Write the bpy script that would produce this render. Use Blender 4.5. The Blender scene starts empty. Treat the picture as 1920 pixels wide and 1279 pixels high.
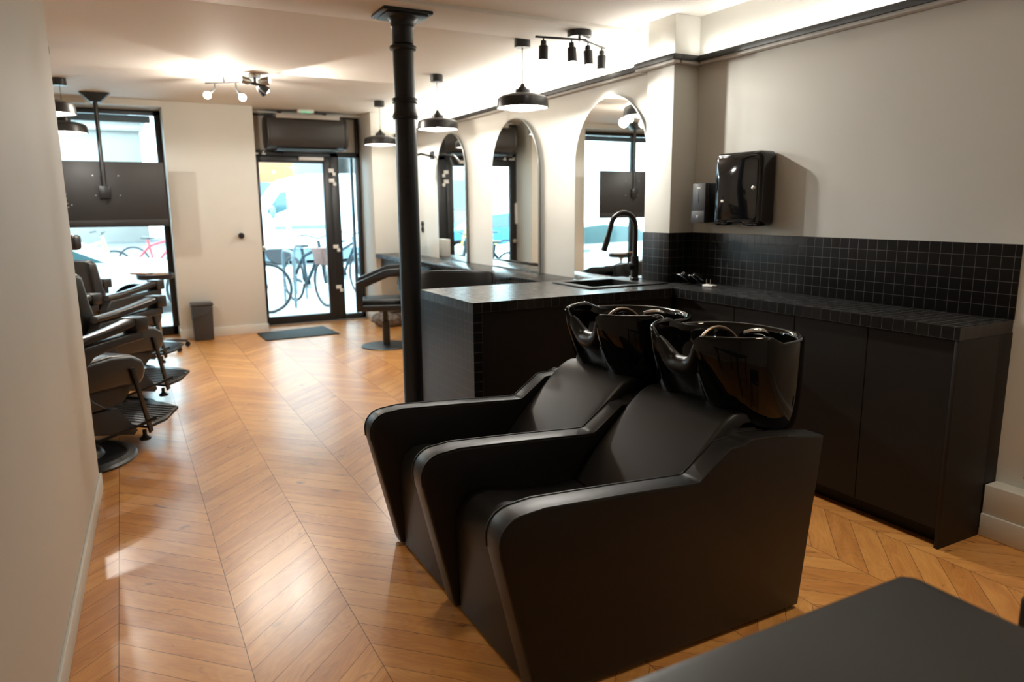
import bpy, bmesh, math, random
from mathutils import Vector, Matrix, noise
random.seed(7)
PI = math.pi
sc = bpy.context.scene
col = sc.collection

# ------------------------------------------------------------------ camera
CAMH = 1.38
yw, pt, rl = (math.radians(a) for a in (28.061, 10.478, -0.498))
FWD = Vector((math.sin(yw)*math.cos(pt), math.cos(yw)*math.cos(pt), -math.sin(pt)))
RT = Vector((math.cos(yw), -math.sin(yw), 0)); UP = RT.cross(FWD)
r2 = RT*math.cos(rl) + UP*math.sin(rl); u2 = UP*math.cos(rl) - RT*math.sin(rl)
cd = bpy.data.cameras.new('camera'); cam = bpy.data.objects.new('camera', cd); col.objects.link(cam)
M4 = Matrix((r2, u2, -FWD)).transposed().to_4x4(); M4.translation = Vector((0, 0, CAMH))
cam.matrix_world = M4
cd.sensor_width = 36; cd.lens = 36*1352.8/1920; cd.clip_start = .02; cd.clip_end = 300
cd.dof.use_dof = True; cd.dof.focus_distance = 2.75; cd.dof.aperture_fstop = 2.6
sc.camera = cam

# ------------------------------------------------------------------ world, exposure
w = bpy.data.worlds.new('world'); sc.world = w; w.use_nodes = True
bg = w.node_tree.nodes['Background']; bg.inputs[0].default_value = (.64, .88, 1.0, 1); bg.inputs[1].default_value = 9.0
sc.view_settings.view_transform = 'Standard'; sc.view_settings.look = 'None'
sc.view_settings.gamma = 1; sc.view_settings.use_curve_mapping = False
sc.view_settings.exposure = 0.40
cy = sc.cycles
cy.use_denoising = True; cy.max_bounces = 8; cy.diffuse_bounces = 4; cy.glossy_bounces = 5
cy.transmission_bounces = 6; cy.transparent_max_bounces = 10
cy.sample_clamp_indirect = 6; cy.caustics_reflective = False; cy.caustics_refractive = False

def lamp(name, kind, loc, energy, color=(1, .9, .78), aim=None, size=.1, size_y=None, spot=60, blend=.4, spread=None):
    L = bpy.data.lights.new(name, kind); L.energy = energy; L.color = color
    if kind == 'AREA':
        L.size = size
        if size_y: L.shape = 'RECTANGLE'; L.size_y = size_y
        if spread: L.spread = math.radians(spread)
    else: L.shadow_soft_size = size
    if kind == 'SPOT': L.spot_size = math.radians(spot); L.spot_blend = blend
    o = bpy.data.objects.new(name, L); col.objects.link(o); o.location = loc
    if aim == 'UP': o.rotation_euler = (PI, 0, 0)
    elif aim is not None: o.rotation_euler = (Vector(aim)-Vector(loc)).to_track_quat('-Z', 'Y').to_euler()
    return o
WARM = (1, .915, .79); NEUT = (1, .965, .895)
# LED strips lying in the cove on top of the wall ledge
lamp('cove_led_near', 'AREA', (3.125, .6, 2.262), 9.5, NEUT, 'UP', .03, 5.7)
lamp('cove_led_far', 'AREA', (2.985, 6.15, 2.262), 19, NEUT, 'UP', .03, 4.6)
lamp('cove_led_pillar', 'AREA', (2.94, 3.63, 2.262), .7, NEUT, 'UP', .03, .26)
# added overhead fill spots brightening the near floor and walls, without any fixture
for i, (x, y, e) in enumerate([(2.35, 1.3, 42), (.80, 2.6, 24), (.75, 1.0, 9), (2.0, -.7, 8)]):
    lamp('near_fill_spot', 'SPOT', (x, y, 2.44), e, (1, .86, .66), (x, y, 0), .10, spot=80, blend=.9)

# ------------------------------------------------------------------ materials
def mat(name, base=(.5, .5, .5), rough=.5, metal=0, spec=.5, coat=0, emis=None, es=0, bump=None, noisec=None, trans=0, sheen=0):
    m = bpy.data.materials.new(name); m.use_nodes = True; nt = m.node_tree; b = nt.nodes['Principled BSDF']
    b.inputs['Base Color'].default_value = (*base, 1); b.inputs['Roughness'].default_value = rough
    b.inputs['Metallic'].default_value = metal; b.inputs['Specular IOR Level'].default_value = spec
    b.inputs['Coat Weight'].default_value = coat; b.inputs['Coat Roughness'].default_value = .03
    if trans: b.inputs['Transmission Weight'].default_value = trans
    if sheen: b.inputs['Sheen Weight'].default_value = sheen
    if emis: b.inputs['Emission Color'].default_value = (*emis, 1); b.inputs['Emission Strength'].default_value = es
    tc = None
    if noisec or bump: tc = nt.nodes.new('ShaderNodeTexCoord')
    if noisec:
        sc_, amt = noisec
        n = nt.nodes.new('ShaderNodeTexNoise'); n.inputs['Scale'].default_value = sc_; n.inputs['Detail'].default_value = 4
        nt.links.new(tc.outputs['Object'], n.inputs['Vector'])
        r = nt.nodes.new('ShaderNodeValToRGB'); r.color_ramp.elements[0].position = .3; r.color_ramp.elements[1].position = .7
        r.color_ramp.elements[0].color = (*[c*(1-amt) for c in base], 1); r.color_ramp.elements[1].color = (*[min(1, c*(1+amt)) for c in base], 1)
        nt.links.new(n.outputs['Fac'], r.inputs[0]); nt.links.new(r.outputs[0], b.inputs['Base Color'])
    if bump:
        sc_, st, dist = bump
        n = nt.nodes.new('ShaderNodeTexNoise'); n.inputs['Scale'].default_value = sc_; n.inputs['Detail'].default_value = 5
        nt.links.new(tc.outputs['Object'], n.inputs['Vector'])
        bp = nt.nodes.new('ShaderNodeBump'); bp.inputs['Strength'].default_value = st; bp.inputs['Distance'].default_value = dist
        nt.links.new(n.outputs['Fac'], bp.inputs['Height']); nt.links.new(bp.outputs[0], b.inputs['Normal'])
    return m
WALL = mat('wall_paint', (.745, .735, .68), .62, noisec=(1.3, .025), bump=(60, .06, .002))
CEIL = mat('ceiling_paint', (.80, .765, .71), .7, bump=(40, .05, .002))
TRIMD = mat('ledge_grey', (.028, .026, .023), .5)
TRIML = mat('ledge_underside', (.52, .49, .44), .5)
LEATH = mat('black_leather', (.0065, .0062, .0065), .42, spec=.5, bump=(420, .10, .0006))
LEATH2 = mat('barber_leather', (.018, .017, .017), .30, spec=.8, bump=(300, .12, .0006))
CERAM = mat('gloss_black_ceramic', (.003, .003, .003), .035, spec=.42)
RUBB = mat('black_rubber', (.006, .006, .006), .33, spec=.35, bump=(90, .25, .002))
MBLK = mat('black_metal', (.018, .018, .019), .32, spec=.5)
MSAT = mat('satin_black_iron', (.011, .0135, .018), .36, spec=.4, bump=(25, .1, .002))
CHROME = mat('chrome', (.75, .74, .72), .12, metal=1)
STEEL = mat('brushed_steel', (.45, .44, .42), .3, metal=1, bump=(200, .1, .0005))
HOSE = mat('braided_hose', (.32, .24, .18), .28, metal=.9)
CABM = mat('cabinet_black', (.016, .0135, .012), .55, spec=.3, bump=(90, .04, .0005))
CABG = mat('cabinet_gap', (.003, .003, .003), .9, spec=.1)
PLAST = mat('black_plastic', (.016, .016, .017), .45)
PGLOS = mat('gloss_black_plastic', (.005, .005, .006), .06, coat=.3)
PGREY = mat('charcoal_plastic', (.045, .045, .047), .38, noisec=(20, .1))
WHITE = mat('white_plastic', (.82, .8, .76), .4)
DFRAME = mat('door_frame_black', (.012, .012, .013), .4)
MIRR = mat('mirror_glass', (.88, .9, .88), .012, metal=1)
MAT_D = mat('door_mat_fibre', (.035, .05, .058), .75, spec=.4, bump=(500, .6, .003))
BLACKF = mat('foreground_leather', (.030, .028, .027), .36, spec=.45, bump=(180, .15, .001))
BULB = mat('lit_bulb', (1, 1, 1), .5, emis=(1, .93, .82), es=14)
SHADEIN = mat('shade_inner_white', (.62, .61, .58), .3)
FUR = mat('grey_fur', (.20, .17, .15), .95, noisec=(30, .5), bump=(45, 1, .02))
BRASS = mat('aged_knob', (.55, .5, .42), .25, metal=1)
WOODB = mat('brown_wood_tray', (.35, .17, .07), .5, noisec=(12, .3))
STRIPM = mat('metal_threshold', (.35, .34, .32), .4, metal=.8)

def glass_mat():
    m = bpy.data.materials.new('window_glass'); m.use_nodes = True; nt = m.node_tree
    for n in list(nt.nodes): nt.nodes.remove(n)
    o = nt.nodes.new('ShaderNodeOutputMaterial'); mx = nt.nodes.new('ShaderNodeMixShader')
    t = nt.nodes.new('ShaderNodeBsdfTransparent'); t.inputs[0].default_value = (.93, .97, .97, 1)
    g = nt.nodes.new('ShaderNodeBsdfGlossy'); g.inputs['Roughness'].default_value = .01
    f = nt.nodes.new('ShaderNodeFresnel'); f.inputs[0].default_value = 1.45
    nt.links.new(f.outputs[0], mx.inputs[0]); nt.links.new(t.outputs[0], mx.inputs[1]); nt.links.new(g.outputs[0], mx.inputs[2])
    nt.links.new(mx.outputs[0], o.inputs[0]); return m
GLASS = glass_mat()

def mnode(nt, op, a, b=None, c=None):
    n = nt.nodes.new('ShaderNodeMath'); n.operation = op
    for i, v in enumerate((a, b, c)):
        if v is None: continue
        if isinstance(v, (int, float)): n.inputs[i].default_value = v
        else: nt.links.new(v, n.inputs[i])
    return n.outputs[0]
def tile_mat(name, base, rough, pitch=.0508, spec=.2, bst=.25, grout=(.17, .165, .16)):
    m = mat(name, base, rough, spec=spec); nt = m.node_tree; b = nt.nodes['Principled BSDF']
    uv = nt.nodes.new('ShaderNodeUVMap'); sp = nt.nodes.new('ShaderNodeSeparateXYZ'); nt.links.new(uv.outputs[0], sp.inputs[0])
    u = mnode(nt, 'DIVIDE', sp.outputs[0], pitch); v = mnode(nt, 'DIVIDE', sp.outputs[1], pitch)
    iu = mnode(nt, 'FLOOR', u); iv = mnode(nt, 'FLOOR', v)
    fu = mnode(nt, 'ABSOLUTE', mnode(nt, 'SUBTRACT', mnode(nt, 'FRACT', u), .5)); fv = mnode(nt, 'ABSOLUTE', mnode(nt, 'SUBTRACT', mnode(nt, 'FRACT', v), .5))
    g = mnode(nt, 'GREATER_THAN', mnode(nt, 'MAXIMUM', fu, fv), .474)
    cb = nt.nodes.new('ShaderNodeCombineXYZ'); nt.links.new(iu, cb.inputs[0]); nt.links.new(iv, cb.inputs[1])
    wn = nt.nodes.new('ShaderNodeTexWhiteNoise'); nt.links.new(cb.outputs[0], wn.inputs['Vector'])
    mr = nt.nodes.new('ShaderNodeMapRange'); mr.inputs['To Min'].default_value = .96; mr.inputs['To Max'].default_value = 1.05
    nt.links.new(wn.outputs['Value'], mr.inputs['Value'])
    vm = nt.nodes.new('ShaderNodeVectorMath'); vm.operation = 'SCALE'; vm.inputs[0].default_value = base; nt.links.new(mr.outputs[0], vm.inputs['Scale'])
    mx = nt.nodes.new('ShaderNodeMix'); mx.data_type = 'RGBA'; nt.links.new(g, mx.inputs['Factor'])
    nt.links.new(vm.outputs[0], mx.inputs['A']); mx.inputs['B'].default_value = (*grout, 1)
    nt.links.new(mx.outputs['Result'], b.inputs['Base Color'])
    rr = mnode(nt, 'ADD', mnode(nt, 'MULTIPLY', g, .45), mnode(nt, 'ADD', mnode(nt, 'MULTIPLY', wn.outputs['Value'], .02), rough-.01))
    nt.links.new(rr, b.inputs['Roughness'])
    # each tile a touch out of plane, grout recessed
    nx = nt.nodes.new('ShaderNodeBump'); nx.inputs['Strength'].default_value = bst; nx.inputs['Distance'].default_value = .0008
    e = mnode(nt, 'SUBTRACT', 1, mnode(nt, 'MULTIPLY', g, 1)); nt.links.new(e, nx.inputs['Height'])
    nt.links.new(nx.outputs[0], b.inputs['Normal'])
    return m
TILE = tile_mat('black_mosaic', (.010, .0095, .010), .33, grout=(.11, .107, .105))
TILETOP = tile_mat('black_mosaic_worktop', (.015, .015, .015), .27, spec=.5, bst=.02, grout=(.06, .06, .058))

def floor_mat():
    m = mat('oak_chevron', (.5, .27, .1), .3, spec=.5); nt = m.node_tree; b = nt.nodes['Principled BSDF']; L = nt.links
    g = nt.nodes.new('ShaderNodeNewGeometry'); sp = nt.nodes.new('ShaderNodeSeparateXYZ'); L.new(g.outputs['Position'], sp.inputs[0])
    X, Y = sp.outputs[0], sp.outputs[1]; P = .3586; S0 = -.133; W = .1315
    sx = mnode(nt, 'DIVIDE', mnode(nt, 'SUBTRACT', X, S0), P); i = mnode(nt, 'FLOOR', sx)
    u = mnode(nt, 'MULTIPLY', mnode(nt, 'SUBTRACT', sx, i), P)
    par = mnode(nt, 'FLOORED_MODULO', i, 2)
    s = mnode(nt, 'SUBTRACT', 1, mnode(nt, 'MULTIPLY', par, 2))
    v = mnode(nt, 'ADD', mnode(nt, 'ADD', Y, mnode(nt, 'MULTIPLY', u, s)), mnode(nt, 'MULTIPLY', par, P))
    vj = mnode(nt, 'DIVIDE', mnode(nt, 'SUBTRACT', v, .114), W); j = mnode(nt, 'FLOOR', vj); fj = mnode(nt, 'FRACT', vj)
    a = mnode(nt, 'SUBTRACT', u, mnode(nt, 'MULTIPLY', Y, s))
    cb = nt.nodes.new('ShaderNodeCombineXYZ'); L.new(i, cb.inputs[0]); L.new(j, cb.inputs[1])
    wn = nt.nodes.new('ShaderNodeTexWhiteNoise'); L.new(cb.outputs[0], wn.inputs['Vector'])
    r = wn.outputs['Value']
    def grain(sa, sb, seed, scale, det, rough=.55):
        c = nt.nodes.new('ShaderNodeCombineXYZ'); L.new(mnode(nt, 'MULTIPLY', a, sa), c.inputs[0]); L.new(mnode(nt, 'MULTIPLY', v, sb), c.inputs[1])
        L.new(mnode(nt, 'MULTIPLY', r, seed), c.inputs[2])
        n = nt.nodes.new('ShaderNodeTexNoise'); n.inputs['Scale'].default_value = scale; n.inputs['Detail'].default_value = det
        n.inputs['Roughness'].default_value = rough; n.inputs['Distortion'].default_value = .6
        L.new(c.outputs[0], n.inputs['Vector']); return n.outputs['Fac']
    fine = grain(1.2, 16, 90, 7, 6); broad = grain(.9, 4.5, 50, 3, 3); knot = grain(2.4, 5, 30, 2.6, 2)
    # cathedral rings
    c = nt.nodes.new('ShaderNodeCombineXYZ'); L.new(mnode(nt, 'MULTIPLY', a, .55), c.inputs[0]); L.new(mnode(nt, 'MULTIPLY', v, 2.4), c.inputs[1]); L.new(mnode(nt, 'MULTIPLY', r, 40), c.inputs[2])
    n = nt.nodes.new('ShaderNodeTexNoise'); n.inputs['Scale'].default_value = 2.4; n.inputs['Detail'].default_value = 1; L.new(c.outputs[0], n.inputs['Vector'])
    ring = mnode(nt, 'FRACT', mnode(nt, 'MULTIPLY', n.outputs['Fac'], 26)); ring = mnode(nt, 'ABSOLUTE', mnode(nt, 'SUBTRACT', ring, .5))
    t = mnode(nt, 'ADD', mnode(nt, 'MULTIPLY', fine, .28), mnode(nt, 'ADD', .10, mnode(nt, 'MULTIPLY', broad, .55)))
    t = mnode(nt, 'ADD', t, mnode(nt, 'MULTIPLY', mnode(nt, 'SUBTRACT', ring, .25), .16))
    t = mnode(nt, 'ADD', t, mnode(nt, 'MULTIPLY', mnode(nt, 'SUBTRACT', r, .5), .22))
    cr = nt.nodes.new('ShaderNodeValToRGB'); L.new(t, cr.inputs[0]); el = cr.color_ramp.elements
    el[0].position = .18; el[0].color = (.44, .165, .038, 1); el[1].position = .85; el[1].color = (.86, .46, .150, 1)
    e = el.new(.42); e.color = (.61, .255, .066, 1); e = el.new(.60); e.color = (.74, .345, .095, 1)
    kn = nt.nodes.new('ShaderNodeMapRange'); kn.inputs['From Min'].default_value = .66; kn.inputs['From Max'].default_value = .78; L.new(knot, kn.inputs['Value'])
    mk = nt.nodes.new('ShaderNodeMix'); mk.data_type = 'RGBA'; L.new(mnode(nt, 'MULTIPLY', kn.outputs[0], .75), mk.inputs['Factor'])
    L.new(cr.outputs[0], mk.inputs['A']); mk.inputs['B'].default_value = (.10, .042, .015, 1)
    jl = mnode(nt, 'GREATER_THAN', mnode(nt, 'ABSOLUTE', mnode(nt, 'SUBTRACT', fj, .5)), .489)
    fs = mnode(nt, 'FRACT', sx); sl = mnode(nt, 'GREATER_THAN', mnode(nt, 'ABSOLUTE', mnode(nt, 'SUBTRACT', fs, .5)), .4962)
    ln = mnode(nt, 'MAXIMUM', jl, sl)
    ml = nt.nodes.new('ShaderNodeMix'); ml.data_type = 'RGBA'; L.new(mnode(nt, 'MULTIPLY', ln, .85), ml.inputs['Factor'])
    L.new(mk.outputs['Result'], ml.inputs['A']); ml.inputs['B'].default_value = (.06, .025, .01, 1)
    L.new(ml.outputs['Result'], b.inputs['Base Color'])
    L.new(mnode(nt, 'ADD', mnode(nt, 'MULTIPLY', fine, .16), mnode(nt, 'ADD', .24, mnode(nt, 'MULTIPLY', ln, .3))), b.inputs['Roughness'])
    b.inputs['Coat Weight'].default_value = .45; b.inputs['Coat Roughness'].default_value = .23
    bp = nt.nodes.new('ShaderNodeBump'); bp.inputs['Strength'].default_value = .12; bp.inputs['Distance'].default_value = .001
    L.new(mnode(nt, 'SUBTRACT', mnode(nt, 'MULTIPLY', fine, .4), ln), bp.inputs['Height']); L.new(bp.outputs[0], b.inputs['Normal'])
    return m
FLOOR = floor_mat()

# ------------------------------------------------------------------ mesh helpers
class MB:
    def __init__(s): s.bm = bmesh.new()
    def _add(s, tmp, mtx=None):
        if mtx is not None: bmesh.ops.transform(tmp, matrix=mtx, verts=tmp.verts)
        me = bpy.data.meshes.new('tmp'); tmp.to_mesh(me); tmp.free(); s.bm.from_mesh(me); bpy.data.meshes.remove(me)
        return s
    def box(s, x0, y0, z0, x1, y1, z1, bev=0, seg=2, mtx=None):
        t = bmesh.new(); bmesh.ops.create_cube(t, size=1)
        bmesh.ops.scale(t, vec=(abs(x1-x0), abs(y1-y0), abs(z1-z0)), verts=t.verts)
        bmesh.ops.translate(t, vec=((x0+x1)/2, (y0+y1)/2, (z0+z1)/2), verts=t.verts)
        if bev: bmesh.ops.bevel(t, geom=t.edges[:], offset=bev, segments=seg, profile=.5, affect='EDGES')
        return s._add(t, mtx)
    def prism(s, pts, a0, a1, axis='y', bev=0, seg=2, mtx=None):
        """outline pts in the plane normal to axis, extruded a0..a1"""
        t = bmesh.new()
        f3 = {'y': lambda p, a: (p[0], a, p[1]), 'x': lambda p, a: (a, p[0], p[1]), 'z': lambda p, a: (p[0], p[1], a)}[axis]
        v0 = [t.verts.new(f3(p, a0)) for p in pts]; v1 = [t.verts.new(f3(p, a1)) for p in pts]; n = len(pts)
        c0 = t.faces.new(v0); c1 = t.faces.new(v1[::-1])
        for i in range(n): t.faces.new((v0[i], v1[i], v1[(i+1) % n], v0[(i+1) % n]))
        bmesh.ops.recalc_face_normals(t, faces=t.faces)
        if bev: bmesh.ops.bevel(t, geom=list(set(c0.edges) | set(c1.edges)), offset=bev, segments=seg, profile=.5, affect='EDGES')
        return s._add(t, mtx)
    def lathe(s, prof, c=(0, 0, 0), n=40, mtx=None, ex=1, ey=1):
        t = bmesh.new(); rings = []
        for r, z in prof:
            if r < 1e-6: rings.append([t.verts.new((c[0], c[1], c[2]+z))])
            else: rings.append([t.verts.new((c[0]+ex*r*math.cos(2*PI*k/n), c[1]+ey*r*math.sin(2*PI*k/n), c[2]+z)) for k in range(n)])
        for A, B in zip(rings, rings[1:]):
            for k in range(n):
                k2 = (k+1) % n
                if len(A) == 1 and len(B) == 1: continue
                if len(A) == 1: t.faces.new((A[0], B[k2], B[k]))
                elif len(B) == 1: t.faces.new((A[k], A[k2], B[0]))
                else: t.faces.new((A[k], A[k2], B[k2], B[k]))
        bmesh.ops.recalc_face_normals(t, faces=t.faces)
        return s._add(t, mtx)
    def tube(s, path, r, n=12, mtx=None, closed=False):
        t = bmesh.new(); P = [Vector(p) for p in path]; rings = []; m = len(P)
        rs = r if isinstance(r, (list, tuple)) else [r]*m
        nrm = None
        for i, p in enumerate(P):
            d = (P[(i+1) % m]-P[i-1]) if closed else (P[min(i+1, m-1)]-P[max(i-1, 0)])
            d.normalize()
            if nrm is None:
                nrm = d.cross(Vector((0, 0, 1)))
                if nrm.length < .1: nrm = d.cross(Vector((1, 0, 0)))
            nrm = nrm - d*nrm.dot(d); nrm.normalize(); b = d.cross(nrm)
            rings.append([t.verts.new(p+(nrm*math.cos(2*PI*k/n)+b*math.sin(2*PI*k/n))*rs[i]) for k in range(n)])
        for i in range(m if closed else m-1):
            A, B = rings[i], rings[(i+1) % m]
            for k in range(n): t.faces.new((A[k], A[(k+1) % n], B[(k+1) % n], B[k]))
        if not closed: t.faces.new(rings[0][::-1]); t.faces.new(rings[-1])
        bmesh.ops.recalc_face_normals(t, faces=t.faces)
        return s._add(t, mtx)
    def ball(s, c, r, sx=1, sy=1, sz=1, n=20, mtx=None):
        t = bmesh.new(); bmesh.ops.create_uvsphere(t, u_segments=n, v_segments=n//2, radius=r)
        bmesh.ops.scale(t, vec=(sx, sy, sz), verts=t.verts); bmesh.ops.translate(t, vec=c, verts=t.verts)
        return s._add(t, mtx)
    def build(s, name, m, parent=None, org=None, ang=35):
        me = bpy.data.meshes.new(name)
        if org is not None: bmesh.ops.translate(s.bm, vec=-Vector(org), verts=s.bm.verts)
        uv = s.bm.loops.layers.uv.new('UVMap'); o3 = Vector(org) if org is not None else Vector((0, 0, 0))
        for f in s.bm.faces:
            n = f.normal; ax = max(range(3), key=lambda k: abs(n[k]))
            for l in f.loops:
                c = l.vert.co+o3
                l[uv].uv = (c.y-3.241, c.z-.913) if ax == 0 else (c.x-1.508, c.z-.913) if ax == 1 else (c.x-1.508, c.y-3.241)
        s.bm.to_mesh(me); s.bm.free()
        for p in me.polygons: p.use_smooth = True
        me.set_sharp_from_angle(angle=math.radians(ang))
        me.materials.append(m)
        o = bpy.data.objects.new(name, me); col.objects.link(o)
        if parent: o.parent = parent
        return o
def mb(): return MB()
def arc(cx_, cz_, r, a0, a1, n=8):
    return [(cx_+r*math.cos(math.radians(a0+(a1-a0)*k/n)), cz_+r*math.sin(math.radians(a0+(a1-a0)*k/n))) for k in range(n+1)]
def bez(p0, p1, p2, p3, n=14):
    P = [Vector(p) for p in (p0, p1, p2, p3)]; out = []
    for k in range(n+1):
        t = k/n; out.append(P[0]*(1-t)**3+P[1]*3*t*(1-t)**2+P[2]*3*t*t*(1-t)+P[3]*t**3)
    return out
def T(x, y, z, rz=0): return Matrix.Translation((x, y, z)) @ Matrix.Rotation(rz, 4, 'Z')
def rod(m_, p, q, r, n=12): return m_.tube([p, q], r, n)
def tag(o, label, cat, group=None):
    o['label'] = label; o['category'] = cat
    if group: o['group'] = group
    return o
def thing(name, label, cat, loc, rz=0, group=None):
    o = bpy.data.objects.new(name, None); col.objects.link(o); o.location = loc; o.rotation_euler = (0, 0, rz); o.empty_display_size = .1
    return tag(o, label, cat, group)
def struct(name, m_, ma, parent=None):
    o = m_.build(name, ma, parent)
    if parent is None: o['kind'] = 'structure'
    return o
def dup(root, loc, rz=None, label=None):
    r = root.copy(); col.objects.link(r); r.location = loc
    if rz is not None: r.rotation_euler = (0, 0, rz)
    if label: r['label'] = label
    def rec(src, dst):
        for ch in list(src.children):
            c = ch.copy(); col.objects.link(c); c.parent = dst; rec(ch, c)
    rec(root, r); return r

# ------------------------------------------------------------------ room shell
CZ = 2.49
struct('floor', mb().box(-3.2, -3, -.12, 3.4, 9.05, 0), FLOOR)
struct('ceiling', mb().box(-3.2, -3, CZ, 3.5, 9.2, CZ+.15), CEIL)
struct('trim_1', mb().box(-3.0, 3.93, CZ-.02, 3.17, 4.39, CZ+.01, .006), CEIL)['label'] = 'low ceiling beam carried by the iron column'
XR, XM, XP = 3.165, 3.024, 2.974
struct('wall_right', mb().box(XR, -3, 0, 3.5, 3.505, CZ), WALL)
struct('wall_mirror', mb().box(XM, 3.755, 0, 3.5, 9.2, CZ), WALL)
struct('wall_pillar', mb().box(XP, 3.505, 0, 3.5, 3.755, CZ, .004), WALL)
# left partition, slightly out of square, ending at the barber bay
struct('wall_left', mb().prism([(-.215, 4.016), (-.2745, 2.40), (-.455, -3), (-.70, -3), (-.70, 4.016)], 0, CZ, 'z', .004), WALL)
struct('wall_bay', mb().box(-3.2, 3.7, 0, -.70, 4.0, CZ), WALL)
struct('wall_far_left', mb().box(-3.2, 4.0, 0, -3.0, 9.2, CZ), WALL)
struct('wall_back', mb().box(-3.2, -3.2, 0, 3.5, -3.0, CZ), WALL)
# street facade
FY = 8.52
fac = mb().box(.475, FY, 0, 1.372, 9.08, CZ, .004).box(2.685, FY, 0, XM, 9.08, CZ, .004).box(-3.0, FY, 0, -1.55, 9.08, CZ)
fac.box(-1.55, FY, 2.43, .475, 9.08, CZ).box(1.372, 8.9, 2.50-.03, 2.685, 9.1, CZ)
struct('wall_facade', fac, WALL)
# baseboards
struct('baseboard_left', mb().prism([(-.203, 4.028), (-.2625, 2.40), (-.443, -3), (-.46, -3), (-.2745, 2.40), (-.215, 4.016), (-.5, 4.016), (-.5, 4.028)], 0, .085, 'z', .003), WALL)
struct('baseboard_facade', mb().box(.463, FY-.014, 0, 1.384, FY+.001, .10, .003).box(.463, FY, 0, .476, 9.0, .10, .003), WALL)
struct('baseboard_facade_right', mb().box(2.673, FY-.014, 0, XM, FY+.001, .10, .003).box(2.673, FY, 0, 2.686, 9.0, .10, .003), WALL)
plinth = mb().box(3.075, -3, 0, XR+.01, 1.592, .10, .004).box(3.085, -3, .10, XR+.01, 1.592, .225, .004)
struct('trim_2', plinth, WALL)['label'] = 'boxed plinth along the foot of the right wall'
struct('trim_3', mb().box(2.8, 1.1, 0, 3.0, 1.1001, .0), WALL) if 0 else None
# lit ledges
def ledge(nm, boxes):
    e = mb(); u = mb()
    for (x0, y0, x1, y1) in boxes:
        e.box(x0, y0, 2.222, x1, y1, 2.254, .002)
        u.box(x0+(.012 if x0 < x1 else 0), y0+.01, 2.206, x1, y1, 2.2225, .001)
    o = struct(nm, e, TRIMD); struct('underside', u, TRIML, o); return o
ledge('trim_4', [(XR-.062, -3, XR, 3.443)])['label'] = 'dark edged light ledge along the right wall'
ledge('trim_5', [(XP-.062, 3.443, XP, 3.817), (XP, 3.443, XR, 3.505)])['label'] = 'dark edged light ledge wrapping the pillar'
ledge('trim_6', [(XM-.055, 3.817, XM, FY)])['label'] = 'dark edged light ledge above the mirrors'
# mosaic splashback
sb = mb().box(XR-.009, 1.594, .914, XR+.001, 3.505, 1.218, .001).box(XP, 3.496, .914, XR-.009, 3.506, 1.218, .001).box(XP-.009, 3.496, .914, XP+.001, 3.755, 1.218, .001)
tag(struct('splashback', sb, TILE), 'black square mosaic splashback above the L-shaped worktop', 'tiles')

# ------------------------------------------------------------------ window and door
win = mb(); X0, X1, WZ = -1.55, .475, 2.43; fy0, fy1 = 8.88, 8.95
win.box(X0, fy0, 0, X0+.06, fy1, WZ, .004).box(X1-.062, fy0, 0, X1-.002, fy1, WZ, .004).box(X0, fy0, WZ-.05, X1, fy1, WZ, .004).box(X0, fy0, 0, X1, fy1, .10, .004)
win.box(-.62, fy0, 0, -.56, fy1, WZ, .004)
wo = struct('window_1', win, DFRAME)
struct('pane', mb().box(X0+.05, 8.912, .09, X1-.05, 8.918, WZ-.04), GLASS, wo)
struct('inner_frame', mb().box(X1-.10, 8.86, 2.30, X0, 8.90, WZ-.06, .003), mat('blind_box_blue_grey', (.10, .16, .20), .5), wo)

dr = mb(); DX0, DX1, DY = 1.372, 2.685, 9.035
dr.box(DX0, DY-.03, 0, DX0+.045, DY+.05, 2.49, .004).box(DX1-.05, DY-.03, 0, DX1, DY+.05, 2.49, .004)
dr.box(DX0, DY-.03, 2.455, DX1, DY+.05, 2.49, .004).box(DX0, DY-.03, 2.00, DX1, DY+.05, 2.06, .004).box(2.31, DY-.03, 0, 2.415, DY+.05, 2.05, .004)
dr.box(2.41, DY-.03, 0, DX1, DY+.05, .07, .004)
do = struct('door_1', dr, DFRAME)
leaf = mb().box(1.42, DY-.055, .012, 1.475, DY+.01, 1.998, .004).box(2.215, DY-.055, .012, 2.305, DY+.01, 1.998, .004).box(1.475, DY-.055, 1.925, 2.215, DY+.01, 1.998, .004).box(1.475, DY-.055, .012, 2.215, DY+.01, .10, .004)
lo = struct('door_leaf', leaf, DFRAME, do)
struct('pane', mb().box(1.47, DY-.025, .095, 2.22, DY-.018, 1.93), GLASS, lo)
struct('knob', mb().lathe([(0, 0), (.012, .0), (.012, .03), (.028, .04), (.034, .055), (.028, .07), (0, .075)], n=20, mtx=Matrix.Translation((1.446, DY-.055, .93)) @ Matrix.Rotation(PI/2, 4, 'X')), BRASS, lo)
struct('side_pane', mb().box(2.41, DY, .065, DX1-.045, DY+.006, 2.005), GLASS, do)
struct('side_post', mb().box(2.585, DY+.06, 0, 2.62, DY+.10, 2.0, .003), mat('post_blue_grey', (.07, .12, .16), .5), do)
struct('transom_panel', mb().box(DX0+.04, DY+.0, 2.055, DX1-.045, DY+.012, 2.46), mat('transom_grey', (.66, .64, .59), .6), do)
struct('threshold', mb().box(DX0, 8.93, 0, DX1, 9.05, .012, .003), STRIPM, do)
struct('closer', mb().box(1.93, DY-.10, 1.955, 2.22, DY-.055, 1.995, .005), WHITE, do)
struct('closer_rail', mb().box(1.76, DY-.12, 2.035, 2.20, DY-.05, 2.06, .004), PGREY, do)
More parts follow.
